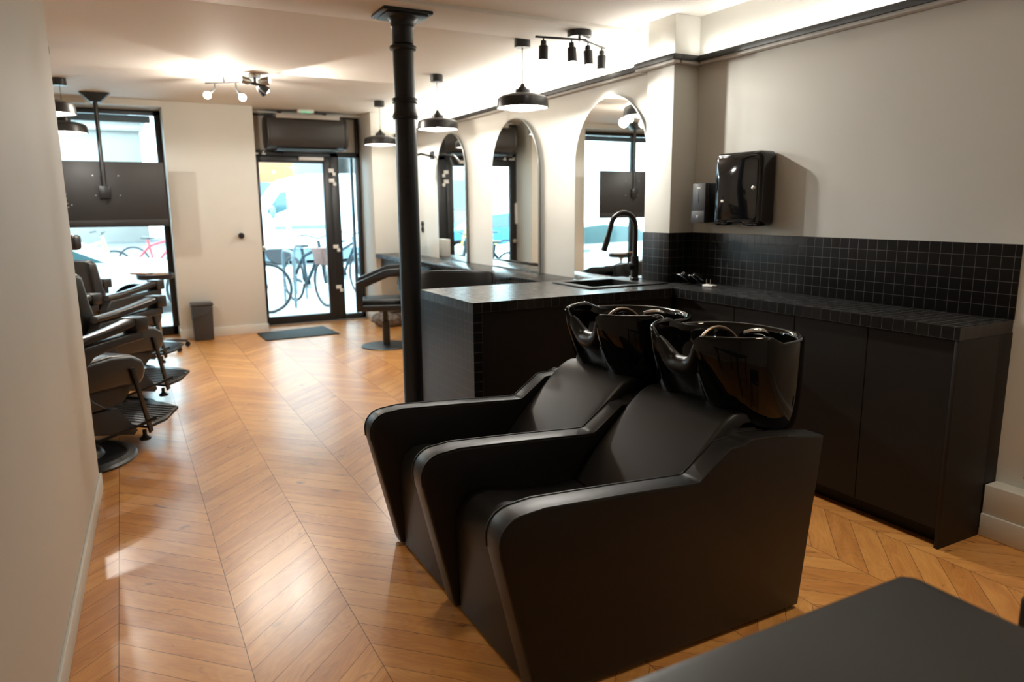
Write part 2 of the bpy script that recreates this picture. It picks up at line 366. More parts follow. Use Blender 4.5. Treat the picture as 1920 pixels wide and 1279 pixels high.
for (x, z) in ((2.315, 1.82), (2.315, 1.70), (2.325, .90), (2.335, .40)):
    struct('sticker', mb().box(x-.035, DY-.0615, z, x+.03, DY-.0555, z+.045, .001).box(x+.012, DY-.0615, z-.04, x+.05, DY-.0555, z, .001), WHITE, do)
struct('sticker', mb().box(1.395, DY-.0345, 2.012, 1.48, DY-.0305, 2.035, .001).box(1.39, DY-.0345, 2.04, 1.43, DY-.0305, 2.05, .001).box(1.52, DY-.0345, 2.012, 1.565, DY-.0305, 2.03, .001).box(1.53, DY-.0345, 2.032, 1.55, DY-.0305, 2.052, .001), WHITE, do)
struct('latch_plate', mb().box(1.375, DY-.07, 1.16, 1.405, DY-.03, 1.44, .004), WHITE, do)

t = thing('air_curtain', 'dark rounded air curtain unit fixed above the street door', 'heater', (1.98, 8.82, 2.05))
def rbar(x0, x1, cz_, cy_, r, sq=1.0):
    pts = [(cy_+r*math.copysign(abs(math.cos(a))**sq, math.cos(a)), cz_+r*math.copysign(abs(math.sin(a))**sq, math.sin(a))) for a in [2*PI*k/40 for k in range(40)]]
    return mb().prism(pts, x0, x1, 'x', .012)
rbar(1.56, 2.42, 2.245, 8.80, .175, .62).build('body', mat('air_curtain_grey', (.045, .043, .042), .45), t, t.location)
for x in (1.535, 2.405): rbar(x, x+.04, 2.245, 8.80, .182, .62).build('end_cap', PGREY, t, t.location)
mb().box(1.64, 8.64, 2.395, 2.36, 8.90, 2.445, .006).build('intake_grille', mat('grille_light_grey', (.45, .42, .38), .5), t, t.location)
mb().box(1.64, 8.70, 2.045, 2.34, 8.90, 2.07, .004).build('outlet', mat('outlet_blue_grey', (.05, .09, .12), .4), t, t.location)
for x in (1.70, 2.22): mb().box(x, 8.85, 2.42, x+.04, 9.0, 2.489, .003).build('bracket', MBLK, t, t.location)
t = thing('exit_sign', 'small white box with green exit light above the door', 'sign', (1.95, 8.60, 2.47))
mb().box(1.87, 8.57, 2.45, 2.05, 8.63, 2.489, .006).build('housing', WHITE, t, t.location)
mb().box(1.90, 8.566, 2.452, 2.02, 8.6, 2.468, .001).build('green_light', mat('green_exit_light', (.02, .3, .1), .4, emis=(.3, .8, .5), es=.5), t, t.location)

tag(mb().prism([(1.24, 8.44), (2.01, 8.56), (2.05, 7.95), (1.25, 7.92)], 0, .012, 'z', .003).build('door_mat', MAT_D), 'dark blue-grey rectangular mat on the floor before the door', 'mat')
k = thing('door_stop', 'round black door stop on the wall left of the door', 'knob', (1.155, FY, 1.10))
mb().lathe([(0, 0), (.02, 0), (.018, .02), (.03, .028), (.034, .045), (.026, .06), (0, .064)], n=24, mtx=Matrix.Rotation(PI/2, 4, 'X')).build('rubber_head', MBLK, k)

# ------------------------------------------------------------------ iron column
t = thing('iron_column', 'tall black cast iron column carrying the ceiling beam', 'column', (1.515, 4.135, 0)); t.scale.z = 2.469/2.444
prof = [(.0, 0), (.085, 0), (.085, .05), (.067, .08), (.064, 1.0), (.062, 1.86)]
mb().lathe(prof+[(.060, 2.27), (.0, 2.27)], n=40).build('shaft', MSAT, t)
mb().lathe([(.05, 1.865), (.070, 1.87), (.075, 1.885), (.070, 1.90), (.066, 1.91), (.066, 1.955), (.074, 1.96), (.076, 1.972), (.072, 1.985), (.05, 1.99)], n=40).build('collar', MSAT, t)
mb().lathe([(.05, 2.24), (.066, 2.243), (.076, 2.25), (.078, 2.258), (.076, 2.266), (.066, 2.272), (.05, 2.275)], n=40).build('neck_ring', MSAT, t)
mb().lathe([(.05, 2.27), (.061, 2.28), (.062, 2.36), (.068, 2.37), (.066, 2.38), (.075, 2.405), (.10, 2.425), (.11, 2.43), (0, 2.43)], n=40).build('bell', MSAT, t)
mb().box(-.145, -.115, 2.426, .145, .115, 2.444, .004).box(-.12, -.10, 2.416, .12, .10, 2.427, .003).build('capital_plate', MSAT, t)

# ------------------------------------------------------------------ worktop and cabinets
zt0, zt1 = .862, .913
wt = mb()
A = dict(bev=.0015, seg=1)
sx0, sx1, sy0, sy1 = 2.385, 2.775, 3.475, 3.82
wt.box(1.508, 3.241, zt0, sx0, 3.967, zt1).box(sx0, 3.241, zt0, sx1, sy0, zt1).box(sx0, sy1, zt0, sx1, 3.967, zt1).box(sx1, 3.241, zt0, 2.972, 3.967, zt1)
wt.box(2.795, 1.593, zt0, 3.155, 3.241, zt1).box(2.972, 3.241, zt0, 3.155, 3.495, zt1)
bmesh.ops.remove_doubles(wt.bm, verts=wt.bm.verts, dist=.0001)
tag(wt.build('worktop', TILETOP), 'L-shaped black mosaic worktop with inset sink', 'worktop')
t = thing('sink_peninsula', 'black peninsula cabinet with mosaic end below the sink', 'cabinet', (1.508, 3.241, 0))
mb().box(1.508, 3.241, 0, 1.559, 3.967, zt0-.001).build('tiled_end', TILE, t, t.location)
mb().box(1.559, 3.262, 0, 2.80, 3.28, zt0-.001).build('front_panel', CABM, t, t.location)
mb().box(1.559, 3.945, 0, 3.0, 3.96, zt0-.001).build('rear_panel', CABM, t, t.location)
mb().box(2.86, 3.28, 0, 2.875, 3.5, zt0-.001).build('inner_panel', CABM, t, t.location)
ys = [1.612, 1.992, 2.384, 2.776, 3.24]
nm = ['black base cabinet nearest the boxed plinth, end of the run', 'black base cabinet second from the plinth end of the run', 'black base cabinet third from the plinth end, behind the near basin', 'black corner base cabinet beside the peninsula']
for i in range(4):
    y0, y1 = ys[i], ys[i+1]
    t = thing('base_cabinet', nm[i], 'cabinet', (2.98, (y0+y1)/2, 0), group='base cabinets under the worktop')
    mb().box(2.832, y0+.001, .07, 3.07, y1-.001, zt0-.002).build('body', CABG, t, t.location)
    mb().box(2.811, y0+.002, .075, 2.830, y1-.002, zt0-.004, .0012, 1).build('door', CABM, t, t.location)
    mb().box(2.865, y0+.001, 0, 2.88, y1-.001, .07).build('toe_kick', CABM, t, t.location)
tag(mb().box(2.797, 1.593, 0, 3.073, 1.611, zt0-.001, .001).box(3.072, 1.593, .228, 3.163, 1.611, zt0-.001, .001).build('end_panel', CABM), 'black side panel closing the end of the cabinet run', 'panel')

# sink
t = thing('sink', 'black square inset sink in the peninsula worktop', 'sink', (2.6, 3.65, zt1))
s_ = mb(); fx0, fx1, fy0_, fy1_ = 2.345, 2.915, 3.432, 3.86
z0, z1 = zt1+.0005, zt1+.008
s_.box(fx0, fy0_, z0, sx0+.012, fy1_, z1, .003).box(sx1-.012, fy0_, z0, fx1, fy1_, z1, .003).box(sx0, fy0_, z0, sx1, sy0+.012, z1, .003).box(sx0, sy1-.012, z0, sx1, fy1_, z1, .003)
SINKM = mat('sink_composite', (.014, .014, .014), .4, bump=(300, .2, .0005))
s_.build('rim', SINKM, t, t.location)
bx = mb().box(sx0+.004, sy0+.004, .73, sx0+.012, sy1-.004, z1-.002).box(sx1-.012, sy0+.004, .73, sx1-.004, sy1-.004, z1-.002).box(sx0+.004, sy0+.004, .73, sx1-.004, sy0+.012, z1-.002).box(sx0+.004, sy1-.012, .73, sx1-.004, sy1-.004, z1-.002).box(sx0+.004, sy0+.004, .722, sx1-.004, sy1-.004, .732)
bx.build('bowl', SINKM, t, t.location)
mb().lathe([(0, .733), (.04, .733), (.045, .736), (.03, .738), (0, .736)], (2.58, 3.65, 0), 24).build('drain', CHROME, t, t.location)
# faucet
FX, FYY = 2.852, 3.684
t = thing('kitchen_tap', 'tall black gooseneck tap standing beside the sink', 'tap', (FX, FYY, zt1+.008))
mb().lathe([(0, 0), (.028, 0), (.028, .012), (.024, .016), (.024, .15), (.0, .15)], n=28).build('body', MBLK, t)
import itertools
R_ = .087; top = .335
path = [(0, 0, .14), (0, 0, top)] + [(-R_+R_*math.cos(a), 0, top+R_*math.sin(a)) for a in [math.radians(d) for d in range(10, 161, 10)]]
lx, lz = path[-1][0], path[-1][2]
path += [(lx-.01, 0, lz-.04), (lx-.028, 0, lz-.10)]
# the neck swings toward the room and the bowl
swing = Matrix.Rotation(math.radians(-8), 4, 'Z')
mb().tube(path, .0155, 16, mtx=swing).build('neck', MBLK, t)
mb().tube([(lx-.026, 0, lz-.09), (lx-.03, 0, lz-.105), (lx-.052, 0, lz-.175)], [.016, .019, .018], 16, mtx=swing).build('spray_head', MBLK, t)
mb().tube([(-.015, 0, .085), (-.055, -.012, .085), (-.075, -.018, .085)], .022, 18).build('lever_hub', MBLK, t)
mb().tube([(-.062, -.014, .10), (-.064, -.014, .175)], .0045, 10).build('lever', MBLK, t)

# ------------------------------------------------------------------ wall dispensers
t = thing('towel_dispenser', 'large glossy black paper towel dispenser on the right wall', 'dispenser', (XR, 3.035, 1.27))
yl, yr, zb_, zt_ = 3.215, 2.86, 1.268, 1.672
def rrect(y0, y1, z0, z1, r, n=6):
    return arc(y1-r, z1-r, r, 0, 90, n)+arc(y0+r, z1-r, r, 90, 180, n)+arc(y0+r, z0+r, r, 180, 270, n)+arc(y1-r, z0+r, r, 270, 360, n)
o_ = rrect(yr, yl, zb_+.01, zt_, .035)
i0 = arc(0, 0, 1, 0, 90, 2)
out = arc(yl-.035, zt_-.035, .035, 0, 90, 6)+arc(yr+.035, zt_-.035, .035, 90, 180, 6)+arc(yr+.03, zb_+.03, .03, 180, 270, 6)+[(2.955, zb_), (2.985, zb_+.004), (2.995, zb_+.016), (3.10, zb_+.018), (3.115, zb_+.006), (3.13, zb_)]+arc(yl-.03, zb_+.03, .03, 270, 360, 6)
mb().prism(out, XR-.118, XR, 'x', .022, 5).build('cover', PGLOS, t, t.location)
mb().prism(rrect(yr+.02, yl-.02, zb_+.03, zt_-.02, .03), XR-.124, XR-.11, 'x', .006, 3).build('front_shell', PGLOS, t, t.location)
mb().box(XR-.127, 3.125, 1.40, XR-.12, 3.145, 1.412, .001).build('maker_mark', WHITE, t, t.location)
mb().lathe([(0, 0), (.008, 0), (.010, .004), (.006, .007), (0, .008)], n=18, ey=1.6, mtx=Matrix.Translation((XR-.124, 2.905, 1.475)) @ Matrix.Rotation(-PI/2, 4, 'Y')).build('key_lock', CHROME, t, t.location)
t = thing('soap_dispenser', 'small matte black soap dispenser left of the towel dispenser', 'dispenser', (XR, 3.33, 1.28))
mb().box(XR-.10, 3.275, 1.283, XR, 3.385, 1.512, .008, 3).build('back_body', PLAST, t, t.location)
mb().prism([(3.275, 1.35), (3.385, 1.35), (3.385, 1.512), (3.275, 1.512)], XR-.125, XR-.095, 'x', .006).build('front_cover', PGREY, t, t.location)
mb().prism([(3.272, 1.281), (3.388, 1.281), (3.386, 1.352), (3.274, 1.352)], XR-.13, XR-.09, 'x', .007).build('push_plate', PGREY, t, t.location)
mb().box(XR-.1265, 3.318, 1.482, XR-.1245, 3.344, 1.488, .0004).build('maker_mark', WHITE, t, t.location)
mb().prism([(3.320, 1.325), (3.342, 1.325), (3.331, 1.308)], XR-.1315, XR-.1295, 'x').build('arrow_mark', mat('arrow_grey', (.4, .4, .4), .5), t, t.location)
mb().box(XR-.1262, 3.329, 1.40, XR-.1245, 3.333, 1.47, .0003).build('level_window', MBLK, t, t.location)

# ------------------------------------------------------------------ small things on the worktop corner
def clipper(x, y, rz, label):
    t = thing('hair_clipper', label, 'clipper', (x, y, zt1+.001), rz)
    b = mb(); prof = [(.0, 0), (.016, .004), (.022, .022), (.024, .05), (.021, .085), (.017, .105), (0, .11)]
    b.lathe(prof, n=20, ey=1.35, mtx=Matrix.Rotation(math.radians(62), 4, 'Y') @ Matrix.Translation((-.012, 0, -.02)))
    zmin = min(v.co.z for v in b.bm.verts); bmesh.ops.translate(b.bm, vec=(0, 0, -zmin), verts=b.bm.verts)
    b.build('body', PGLOS, t)
    mb().box(.075, -.016, .0555, .098, .016, .063, .002, mtx=Matrix.Translation((0, 0, -.0))).build('blade', CHROME, t)
clipper(3.04, 3.36, math.radians(170), 'black clipper in the worktop corner, left of the pair')
clipper(3.05, 3.27, math.radians(160), 'black clipper in the worktop corner, beside the white plug')
t = thing('white_plug', 'small white plug lying on the worktop before the splashback', 'plug', (3.00, 3.17, zt1+.0005))
mb().box(-.022, -.045, 0, .022, .035, .014, .004).build('plug_body', WHITE, t)
for y in (-.01, .022): mb().tube([(0, y, .012), (0, y, .045)], .003, 8).build('pin', CHROME, t)

# ------------------------------------------------------------------ mirror counter, mirrors
t = thing('mirror_counter', 'long dark styling counter below the arched mirrors', 'counter', (2.82, 6.2, 0))
mb().box(2.675, 3.97, .80, XM-.001, 8.505, .847, .002).build('top', TILETOP, t, t.location)
mb().box(2.74, 3.97, .68, XM-.001, 8.505, .80, .002).build('drawer_box', CABM, t, t.location)
def arch(yc, hw, z0, zt_, n=24):
    return [(yc+hw, z0)]+arc(yc, zt_-hw, hw, 0, 180, n)+[(yc-hw, z0)]
MN = ['arched wall mirror nearest the pillar and tap', 'arched wall mirror in the middle of the three', 'arched wall mirror farthest, nearest the street']
EDGE = mat('mirror_edge', (.35, .36, .34), .3, metal=.6)
for yc, hw, lb in ((4.19, .43, MN[0]), (5.565, .445, MN[1]), (6.92, .385, MN[2])):
    t = thing('arched_mirror', lb, 'mirror', (XM-.0165, yc, .849), math.radians(-.9 if yc < 5 else -1.8), 'arched mirrors over the styling counter')
    mb().prism([(p[0], p[1]-.849) for p in arch(0, hw, .85, 2.12)], -.010, -.001, 'x').build('rim', EDGE, t)
    mb().prism([(p[0], p[1]-.849) for p in arch(0, hw-.006, .856, 2.114)], -.012, -.0095, 'x').build('glass', MIRR, t)
t = thing('white_box', 'white product box on the far end of the styling counter', 'box', (2.84, 7.66, .8475))
mb().box(-.05, -.12, 0, .05, .12, .19, .004).build('carton', WHITE, t)
mb().box(-.052, -.06, .03, -.0495, .06, .035, .0004).build('printed_line', mat('print_grey', (.5, .48, .45), .6), t)
for z, lb in ((1.205, 'black round socket on the mirror wall, upper of two'), (1.145, 'black round socket on the mirror wall, lower of two')):
    t = thing('wall_socket', lb, 'socket', (XM, 7.80, z), group='sockets left of the far mirror')
    mb().lathe([(0, 0), (.035, 0), (.035, .01), (.026, .014), (.024, .006), (0, .006)], n=24, mtx=Matrix.Rotation(-PI/2, 4, 'Y')).build('socket_plate', MBLK, t)
t = thing('wall_socket', 'black socket low on the right wall above the plinth', 'socket', (XR, 1.44, .27))
mb().box(-.012, -.045, 0, 0, .045, .10, .004).build('socket_plate', MBLK, t)
mb().lathe([(0, 0), (.02, 0), (.02, .003), (0, .003)], n=20, mtx=Matrix.Translation((-.012, 0, .05)) @ Matrix.Rotation(-PI/2, 4, 'Y')).build('socket_face', PGREY, t)

# ------------------------------------------------------------------ shampoo sofa with two backwash basins
t = sofa = thing('shampoo_unit', 'black two-seat shampoo unit with two glossy backwash basins', 'shampoo station', (1.45, 2.16, 0))
O = t.location.copy()
prof = [(.905, .012), (.897, .04)]+[(.795, .475)]+arc(.868, .505, .075, 190, 96, 9)+[(.93, .5865), (1.20, .571), (1.455, .553)]+arc(1.468, .590, .037, 272, 312, 5)+[(1.60, .640)]+arc(1.700, .5965, .058, 128, 84, 5)+[(1.85, .642), (2.028, .614), (1.955, .012)]
ARMY = [(1.566, 1.652), (2.128, 2.216), (2.686, 2.765)]
for (a, b) in ARMY:
    ap = mb().prism(prof, a, b, 'y', .009, 3).build('arm_panel', LEATH, t, O)
    # stitched piping just inside both faces
    pts = prof[2:-2]
    for yy in (a+.002, b-.002):
        mb().tube([(p[0], yy, p[1]) for p in pts], .0028, 6).build('piping', LEATH, ap, O)
def cushion(y0, y1):
    """seat body: rounded waterfall front, gently waved top, one mesh"""
    m_ = mb()
    top = [(.915, .012), (.905, .30), (.908, .355), (.925, .40), (.965, .428), (1.02, .432), (1.08, .420), (1.16, .405), (1.30, .392), (1.48, .40), (1.50, .05), (1.50, .012)]
    m_.prism(top, y0+.002, y1-.002, 'y', .02, 4)
    return m_
for (y0, y1) in ((1.652, 2.128), (2.216, 2.686)):
    s1 = cushion(y0, y1).build('seat', LEATH, t, O)
    # quilted wave on the seat front
    w1 = mb()
    for k in (0,):
        N = 18; verts = []
        for i in range(N+1):
            u = i/N; x = .935+u*.12
            for j in range(9):
                v = j/8; y = y0+.10+v*(y1-y0-.2)
                verts.append(w1.bm.verts.new((x, y, .433+.012*math.sin(PI*u)*math.sin(PI*v)-(.03*(1-u)**3))))
        for i in range(N):
            for j in range(8):
                a0 = i*9+j; w1.bm.faces.new((verts[a0], verts[a0+9], verts[a0+10], verts[a0+1]))
    w1.build('lumbar_wave', LEATH, t, O)
    # backrest: domed padded slab, crowned toward its middle
    bm_ = mb(); NS, NT = 26, 20
    path = [(1.385, .400), (1.43, .452), (1.50, .528), (1.57, .600), (1.63, .655), (1.675, .690), (1.715, .708), (1.76, .706), (1.80, .685), (1.83, .64), (1.84, .56)]
    def P(s):
        f = s*(len(path)-1); i = min(int(f), len(path)-2); f -= i
        a, b = path[i], path[i+1]; return a[0]+(b[0]-a[0])*f, a[1]+(b[1]-a[1])*f
    grid = []
    yA, yB = y0+.004, y1-.004
    for i in range(NS+1):
        s = i/NS; x, z = P(s); row = []
        for j in range(NT+1):
            v = j/NT; e = abs(2*v-1)
            cr = (1-e**10)**.5 if e < 1 else 0
            hump = 1-e*e
            k = min(1, max(0, (s-.3)/.3))
            y = yA+(yB-yA)*(.5+.5*math.copysign(math.sin(min(1, e)*PI/2)**.9 if e else 0, 2*v-1))
            row.append(bm_.bm.verts.new((x-.008*hump*(1-k)+.026*(1-cr), y, z-.030*(1-cr)+k*.014*hump)))
        grid.append(row)
    for i in range(NS):
        for j in range(NT): bm_.bm.faces.new((grid[i][j], grid[i+1][j], grid[i+1][j+1], grid[i][j+1]))
    bmesh.ops.recalc_face_normals(bm_.bm, faces=bm_.bm.faces)
    bm_.build('backrest', LEATH, t, O, 60)
    mb().prism([(1.42, .40), (1.50, .505), (1.64, .635), (1.70, .665), (1.80, .655), (1.84, .56), (1.84, .02), (1.50, .02), (1.50, .40)], y0+.003, y1-.003, 'y', .004).build('back_core', LEATH, t, O)
    for yy in (y0+.008, y1-.008):
        mb().tube([(p[0]+.03, yy, p[1]-.030) for p in path[:-2]], .0045, 8).build('piping', LEATH, t, O)
mb().box(1.84, 1.652, .03, 1.935, 2.686, .585, .006).build('rear_deck', LEATH, t, O)

def basin(yc, dx=0):
    """deep shampoo bowl: raised wings, neck notch at the front, tapering to a foot"""
    N = 96; m_ = mb(); bm = m_.bm
    cx_ = 1.845+dx; B0 = (1.965+dx, .586)
    def rim(a, off=0):
        ca, sa = math.cos(a), math.sin(a)
        ax = .275 if ca < 0 else .262
        ex = 2/2.3
        x = (ax-off)*math.copysign(abs(ca)**ex, ca); y = (.262-off)*math.copysign(abs(sa)**ex, sa)
        if ca < 0: y *= 1-.40*(min(1, (-x)/.275)**1.8)
        wing = max(0, min(1, (-x+.03)/.07)); wing = wing*wing*(3-2*wing); z = .928+.026*wing
        if x < -.10:
            nb = max(0, 1-(abs(y)/.112)**3.0) if abs(y) < .112 else 0
            kx = min(1, (-x-.10)/.08); z -= .125*nb*kx; x += .085*nb*kx
        return x, y, z
    angs = [2*PI*k/N for k in range(N)]
    def ringpts(t, side):
        pts = []
        for a in angs:
            x, y, z = rim(a, 0 if side > 0 else .026)
            X, Yp = cx_+x, yc+y
            if side > 0:
                # outer wall
                rb = .16; bx_, by_ = B0[0]+rb*math.cos(a)*.9, yc+rb*math.sin(a)*.8
                front = max(0, -math.cos(a))**2.2
                ph = t*PI/2; n_ = 2/3.6
                gs, zs = 1-math.cos(ph)**n_ if t < 1 else 1, math.sin(ph)**n_ if t > 0 else 0
                # the front (neck) side runs straight and slanting, sides and rear hang full and tuck under late
                g = gs*(1-front)+t*front; h_ = zs*(1-front)+(t**.9)*front
                zz = z+(B0[1]-z)*h_
                pts.append((X+(bx_-X)*g, Yp+(by_-Yp)*g, zz))
            else:
                ib = .07; bx_, by_ = cx_+.05+ib*math.cos(a), yc+ib*math.sin(a)
                g = t**2.0; zz = z-.004+(.735-z)*math.sin(t*PI/2)
                pts.append((X+(bx_-X)*g, Yp+(by_-Yp)*g, zz))
        return pts
    rings = []
    for t_ in [1-.5*k for k in ()]: pass
    ts = [k/14 for k in range(14, -1, -1)]
    for t_ in ts: rings.append(ringpts(t_, 1))
    # rolled lip
    lo, li = ringpts(0, 1), ringpts(0, -1)
    for h, f in ((.008, .12), (.012, .5), (.008, .88)):
        rings.append([(p[0]+(q[0]-p[0])*f, p[1]+(q[1]-p[1])*f, p[2]+(q[2]-p[2])*f+h) for p, q in zip(lo, li)])
    for k in range(0, 11): rings.append(ringpts(k/10, -1))
    V = [[bm.verts.new(p) for p in r] for r in rings]
    for A_, B_ in zip(V, V[1:]):
        for k in range(N): bm.faces.new((A_[k], A_[(k+1) % N], B_[(k+1) % N], B_[k]))
    bm.faces.new(V[0]); bm.faces.new(V[-1])
    bmesh.ops.recalc_face_normals(bm, faces=bm.faces)
    b = m_.build('basin', CERAM, sofa, O, 55)
    # neck rest following the notch
    pts = []
    for a in [math.radians(d) for d in range(122, 239, 3)]:
        x, y, z = rim(a, .012)
        if abs(y) < .104: pts.append((cx_+x, yc+y, z+.008))
    rr = [.012+.024*math.sin(PI*min(1, max(0, i/(len(pts)-1))))**.45 for i in range(len(pts))]
    nr = mb().tube(pts, rr, 14); nr.build('neck_rest', RUBB, b, O, 60)
    # mixer and hose at the rear of the bowl
    mx, my = cx_+.155, yc-.035
    mb().lathe([(0, .74), (.02, .74), (.02, .885), (.022, .89), (.022, .905), (0, .91)], (mx, my, 0), 24).build('mixer_body', CHROME, b, O)
    mb().tube(bez((mx+.015, my-.02, .912), (mx-.01, my-.03, .945), (mx-.04, my-.02, .945), (mx-.085, my+.0, .935)), [.008+.004*math.sin(PI*k/14) for k in range(15)], 12).build('lever', CHROME, b, O)
    hp = bez((cx_-.14, yc-.01, .80), (cx_-.11, yc+.03, 1.00), (cx_+.10, yc+.05, .995), (cx_+.105, yc-.01, .84), 24)
    mb().tube(hp, .006, 12).build('shower_hose', HOSE, b, O)
    mb().tube([(cx_-.115, yc-.01, .81), (cx_-.125, yc-.015, .765)], [.012, .022], 14).build('shower_head', CHROME, b, O)
    # collar and swivel foot
    mb().lathe([(0, .0), (.085, .0), (.092, .008), (.085, .014), (.088, .022), (.08, .028), (0, .03)], (2.0+dx-.015, yc, .553), 36, ex=.95, ey=.85).build('swivel_collar', STEEL, b, O)
    mb().box(1.86+dx, yc-.13, .535, 2.06+dx, yc+.13, .555, .006).build('mount_plate', MBLK, b, O)
    mb().tube([(1.83+dx, yc-.13, .60), (1.80+dx, yc-.15, .59), (1.77+dx, yc-.16, .60)], .006, 8).build('tilt_lever', CHROME, b, O)
basin(1.875); basin(2.44, .0)

# ------------------------------------------------------------------ barber chairs
def barber():
    t = thing('barber_chair', 'x', 'barber chair', (0, 0, 0), group='barber chairs along the window bay')
    base = [(0, 0), (.33, 0), (.335, .012), (.325, .025), (.29, .034), (.28, .022), (.17, .028), (.16, .05), (.13, .075), (.055, .095), (0, .095)]
    mb().lathe(base, n=48).build('base', MBLK, t)
    mb().lathe([(0, .08), (.055, .08), (.05, .12), (.045, .30), (0, .30)], n=28).build('pump_column', MBLK, t)
    mb().tube([(.03, -.12, .10), (.22, -.28, .17), (.30, -.33, .20)], [.009, .008, .012], 10).build('pump_lever', MBLK, t)
    mb().prism([(-.26, .30), (.20, .30), (.27, .36), (.27, .42), (-.26, .42)], -.20, .20, 'y', .01).build('seat_frame', PLAST, t)
    seat = [(-.24, .42), (.20, .40), (.27, .38)]+arc(.27, .475, .095, 290, 395, 8)+[(.27, .575), (.12, .595), (-.22, .575)]
    mb().prism(seat, -.235, .235, 'y', .03, 4).build('seat', LEATH2, t)
    bk = [(-.20, .50), (-.13, .53), (-.215, .80), (-.25, .97), (-.29, 1.0), (-.345, .99), (-.355, .93), (-.32, .66), (-.28, .48)]
    mb().prism(bk, -.225, .225, 'y', .035, 4).build('backrest', LEATH2, t)
    h = mb().box(-.37, -.13, 1.08, -.28, .13, 1.20, .03, 4).build('headrest', LEATH2, t)
    mb().box(-.335, -.02, .96, -.32, .02, 1.10, .003).build('headrest_post', CHROME, h)
    for s in (-1, 1):
        y0 = s*.245; y1 = s*.325
        # side shell with flared padded arm and squared block at the front
        sh = [(-.28, .36), (-.02, .34), (-.10, .40), (-.15, .48), (-.14, .56), (-.06, .625), (.10, .655), (.28, .665), (.28, .72), (-.26, .68), (-.32, .60)]
        a = mb().prism(sh, min(y0, y1), max(y0, y1), 'y', .012, 3).build('arm_shell', PLAST, t)
        pad = mb(); n = 14; rings = []
        for k in range(n+1):
            u = k/n; x = -.27+.50*u; z = .700+.07*u-.01*math.sin(PI*u); wd = .030+.022*u; hh = .022
            rings.append([pad.bm.verts.new((x, s*.285+wd*math.copysign(abs(math.cos(q))**.6, math.cos(q)), z+hh*math.copysign(abs(math.sin(q))**.6, math.sin(q)))) for q in [2*PI*i/16 for i in range(16)]])
        for A_, B_ in zip(rings, rings[1:]):
            for i in range(16): pad.bm.faces.new((A_[i], A_[(i+1) % 16], B_[(i+1) % 16], B_[i]))
        pad.bm.faces.new(rings[0][::-1]); pad.bm.faces.new(rings[-1]); bmesh.ops.recalc_face_normals(pad.bm, faces=pad.bm.faces)
        pad.box(.215, s*.285-.058, .715, .30, s*.285+.058, .795, .008)
        pad.build('arm_pad', LEATH2, a)
        mb().prism([(.235, .50), (.262, .50), (.355, .10), (.33, .09)], s*.235, s*.250, 'y', .002).build('footrest_bar', MBLK, t)
        mb().lathe([(0, 0), (.03, 0), (.034, .01), (.02, .02), (.012, .03), (.012, .06), (0, .06)], (.335, s*.20, .045), 16).build('rubber_foot', RUBB, t)
    fr = mb().prism([(.33, .115), (.34, .10), (.60, .165), (.60, .18), (.585, .185)], -.235, .235, 'y', .003)
    # ribbed footplate with bowed sides
    fp = mb().prism([(.33, -.24), (.45, -.262), (.62, -.20), (.66, -.05), (.66, .05), (.62, .20), (.45, .262), (.33, .24)], .0, .018, 'z', .003, mtx=Matrix.Translation((0, 0, .115-.33*math.tan(.14))) @ Matrix.Rotation(0, 4, 'Y'))
    for v in fp.bm.verts: v.co.z += (v.co.x)*math.tan(.14)
    for k in range(9):
        x = .36+k*.03; hw = .225 if x < .55 else .19
        z = .115+(x-.33)*math.tan(.14)+.018
        fp.box(x, -hw, z-.003, x+.014, hw, z+.005, .002)
    fr.bm.free(); fp.build('footplate', MBLK, t)
    mb().prism([(-.20, .30), (.20, .27), (.33, .10), (.30, .08), (-.20, .22)], -.16, .16, 'y', .004).build('underframe', PLAST, t)
    return t
bc = barber()
bc.location = (-.37, 4.56, 0); bc.rotation_euler = (0, 0, math.radians(45))
bc['label'] = 'black barber chair nearest, right behind the end of the left wall'
b2 = dup(bc, (-.22, 5.64, 0), math.radians(45), 'black barber chair, middle of the three in the bay')
b3 = dup(bc, (-.17, 6.93, .0), math.radians(45), 'black barber chair farthest, next to the tool trolley')

# tray trolley on castors
t = thing('tray_trolley', 'round tray trolley on castors before the shop window', 'trolley', (.25, 7.95, 0))
for k in range(5):
    a = 2*PI*k/5+.3; ca, sa = math.cos(a), math.sin(a)
    lg = mb().tube([(0, 0, .085), (.15*ca, .15*sa, .08), (.25*ca, .25*sa, .062)], [.02, .016, .012], 10).build('leg', MBLK, t)
    mb().lathe([(0, -.012), (.026, -.012), (.028, 0), (.026, .012), (0, .012)], n=18, mtx=Matrix.Translation((.25*ca, .25*sa, .028)) @ Matrix.Rotation(a+PI/2, 4, 'Z') @ Matrix.Rotation(PI/2, 4, 'Y')).build('castor', RUBB, lg)
mb().lathe([(0, .07), (.03, .07), (.03, .12), (.014, .13), (.014, .68), (.03, .70), (.05, .72), (0, .72)], n=20).build('post', STEEL, t)
mb().lathe([(0, .715), (.15, .715), (.165, .72), (.17, .765), (.163, .765), (.158, .728), (0, .726)], n=40).build('tray', MBLK, t)
t2 = thing('wooden_brush', 'brown wooden brush lying on the tray trolley', 'brush', (.25, 7.95, .7275))
mb().box(-.02, -.03, 0, .12, .03, .045, .01).build('brush_block', WOODB, t2)
mb().tube([(-.02, 0, .02), (-.10, .01, .042), (-.22, .02, .05)], [.012, .010, .008], 10).build('handle', WOODB, t2)

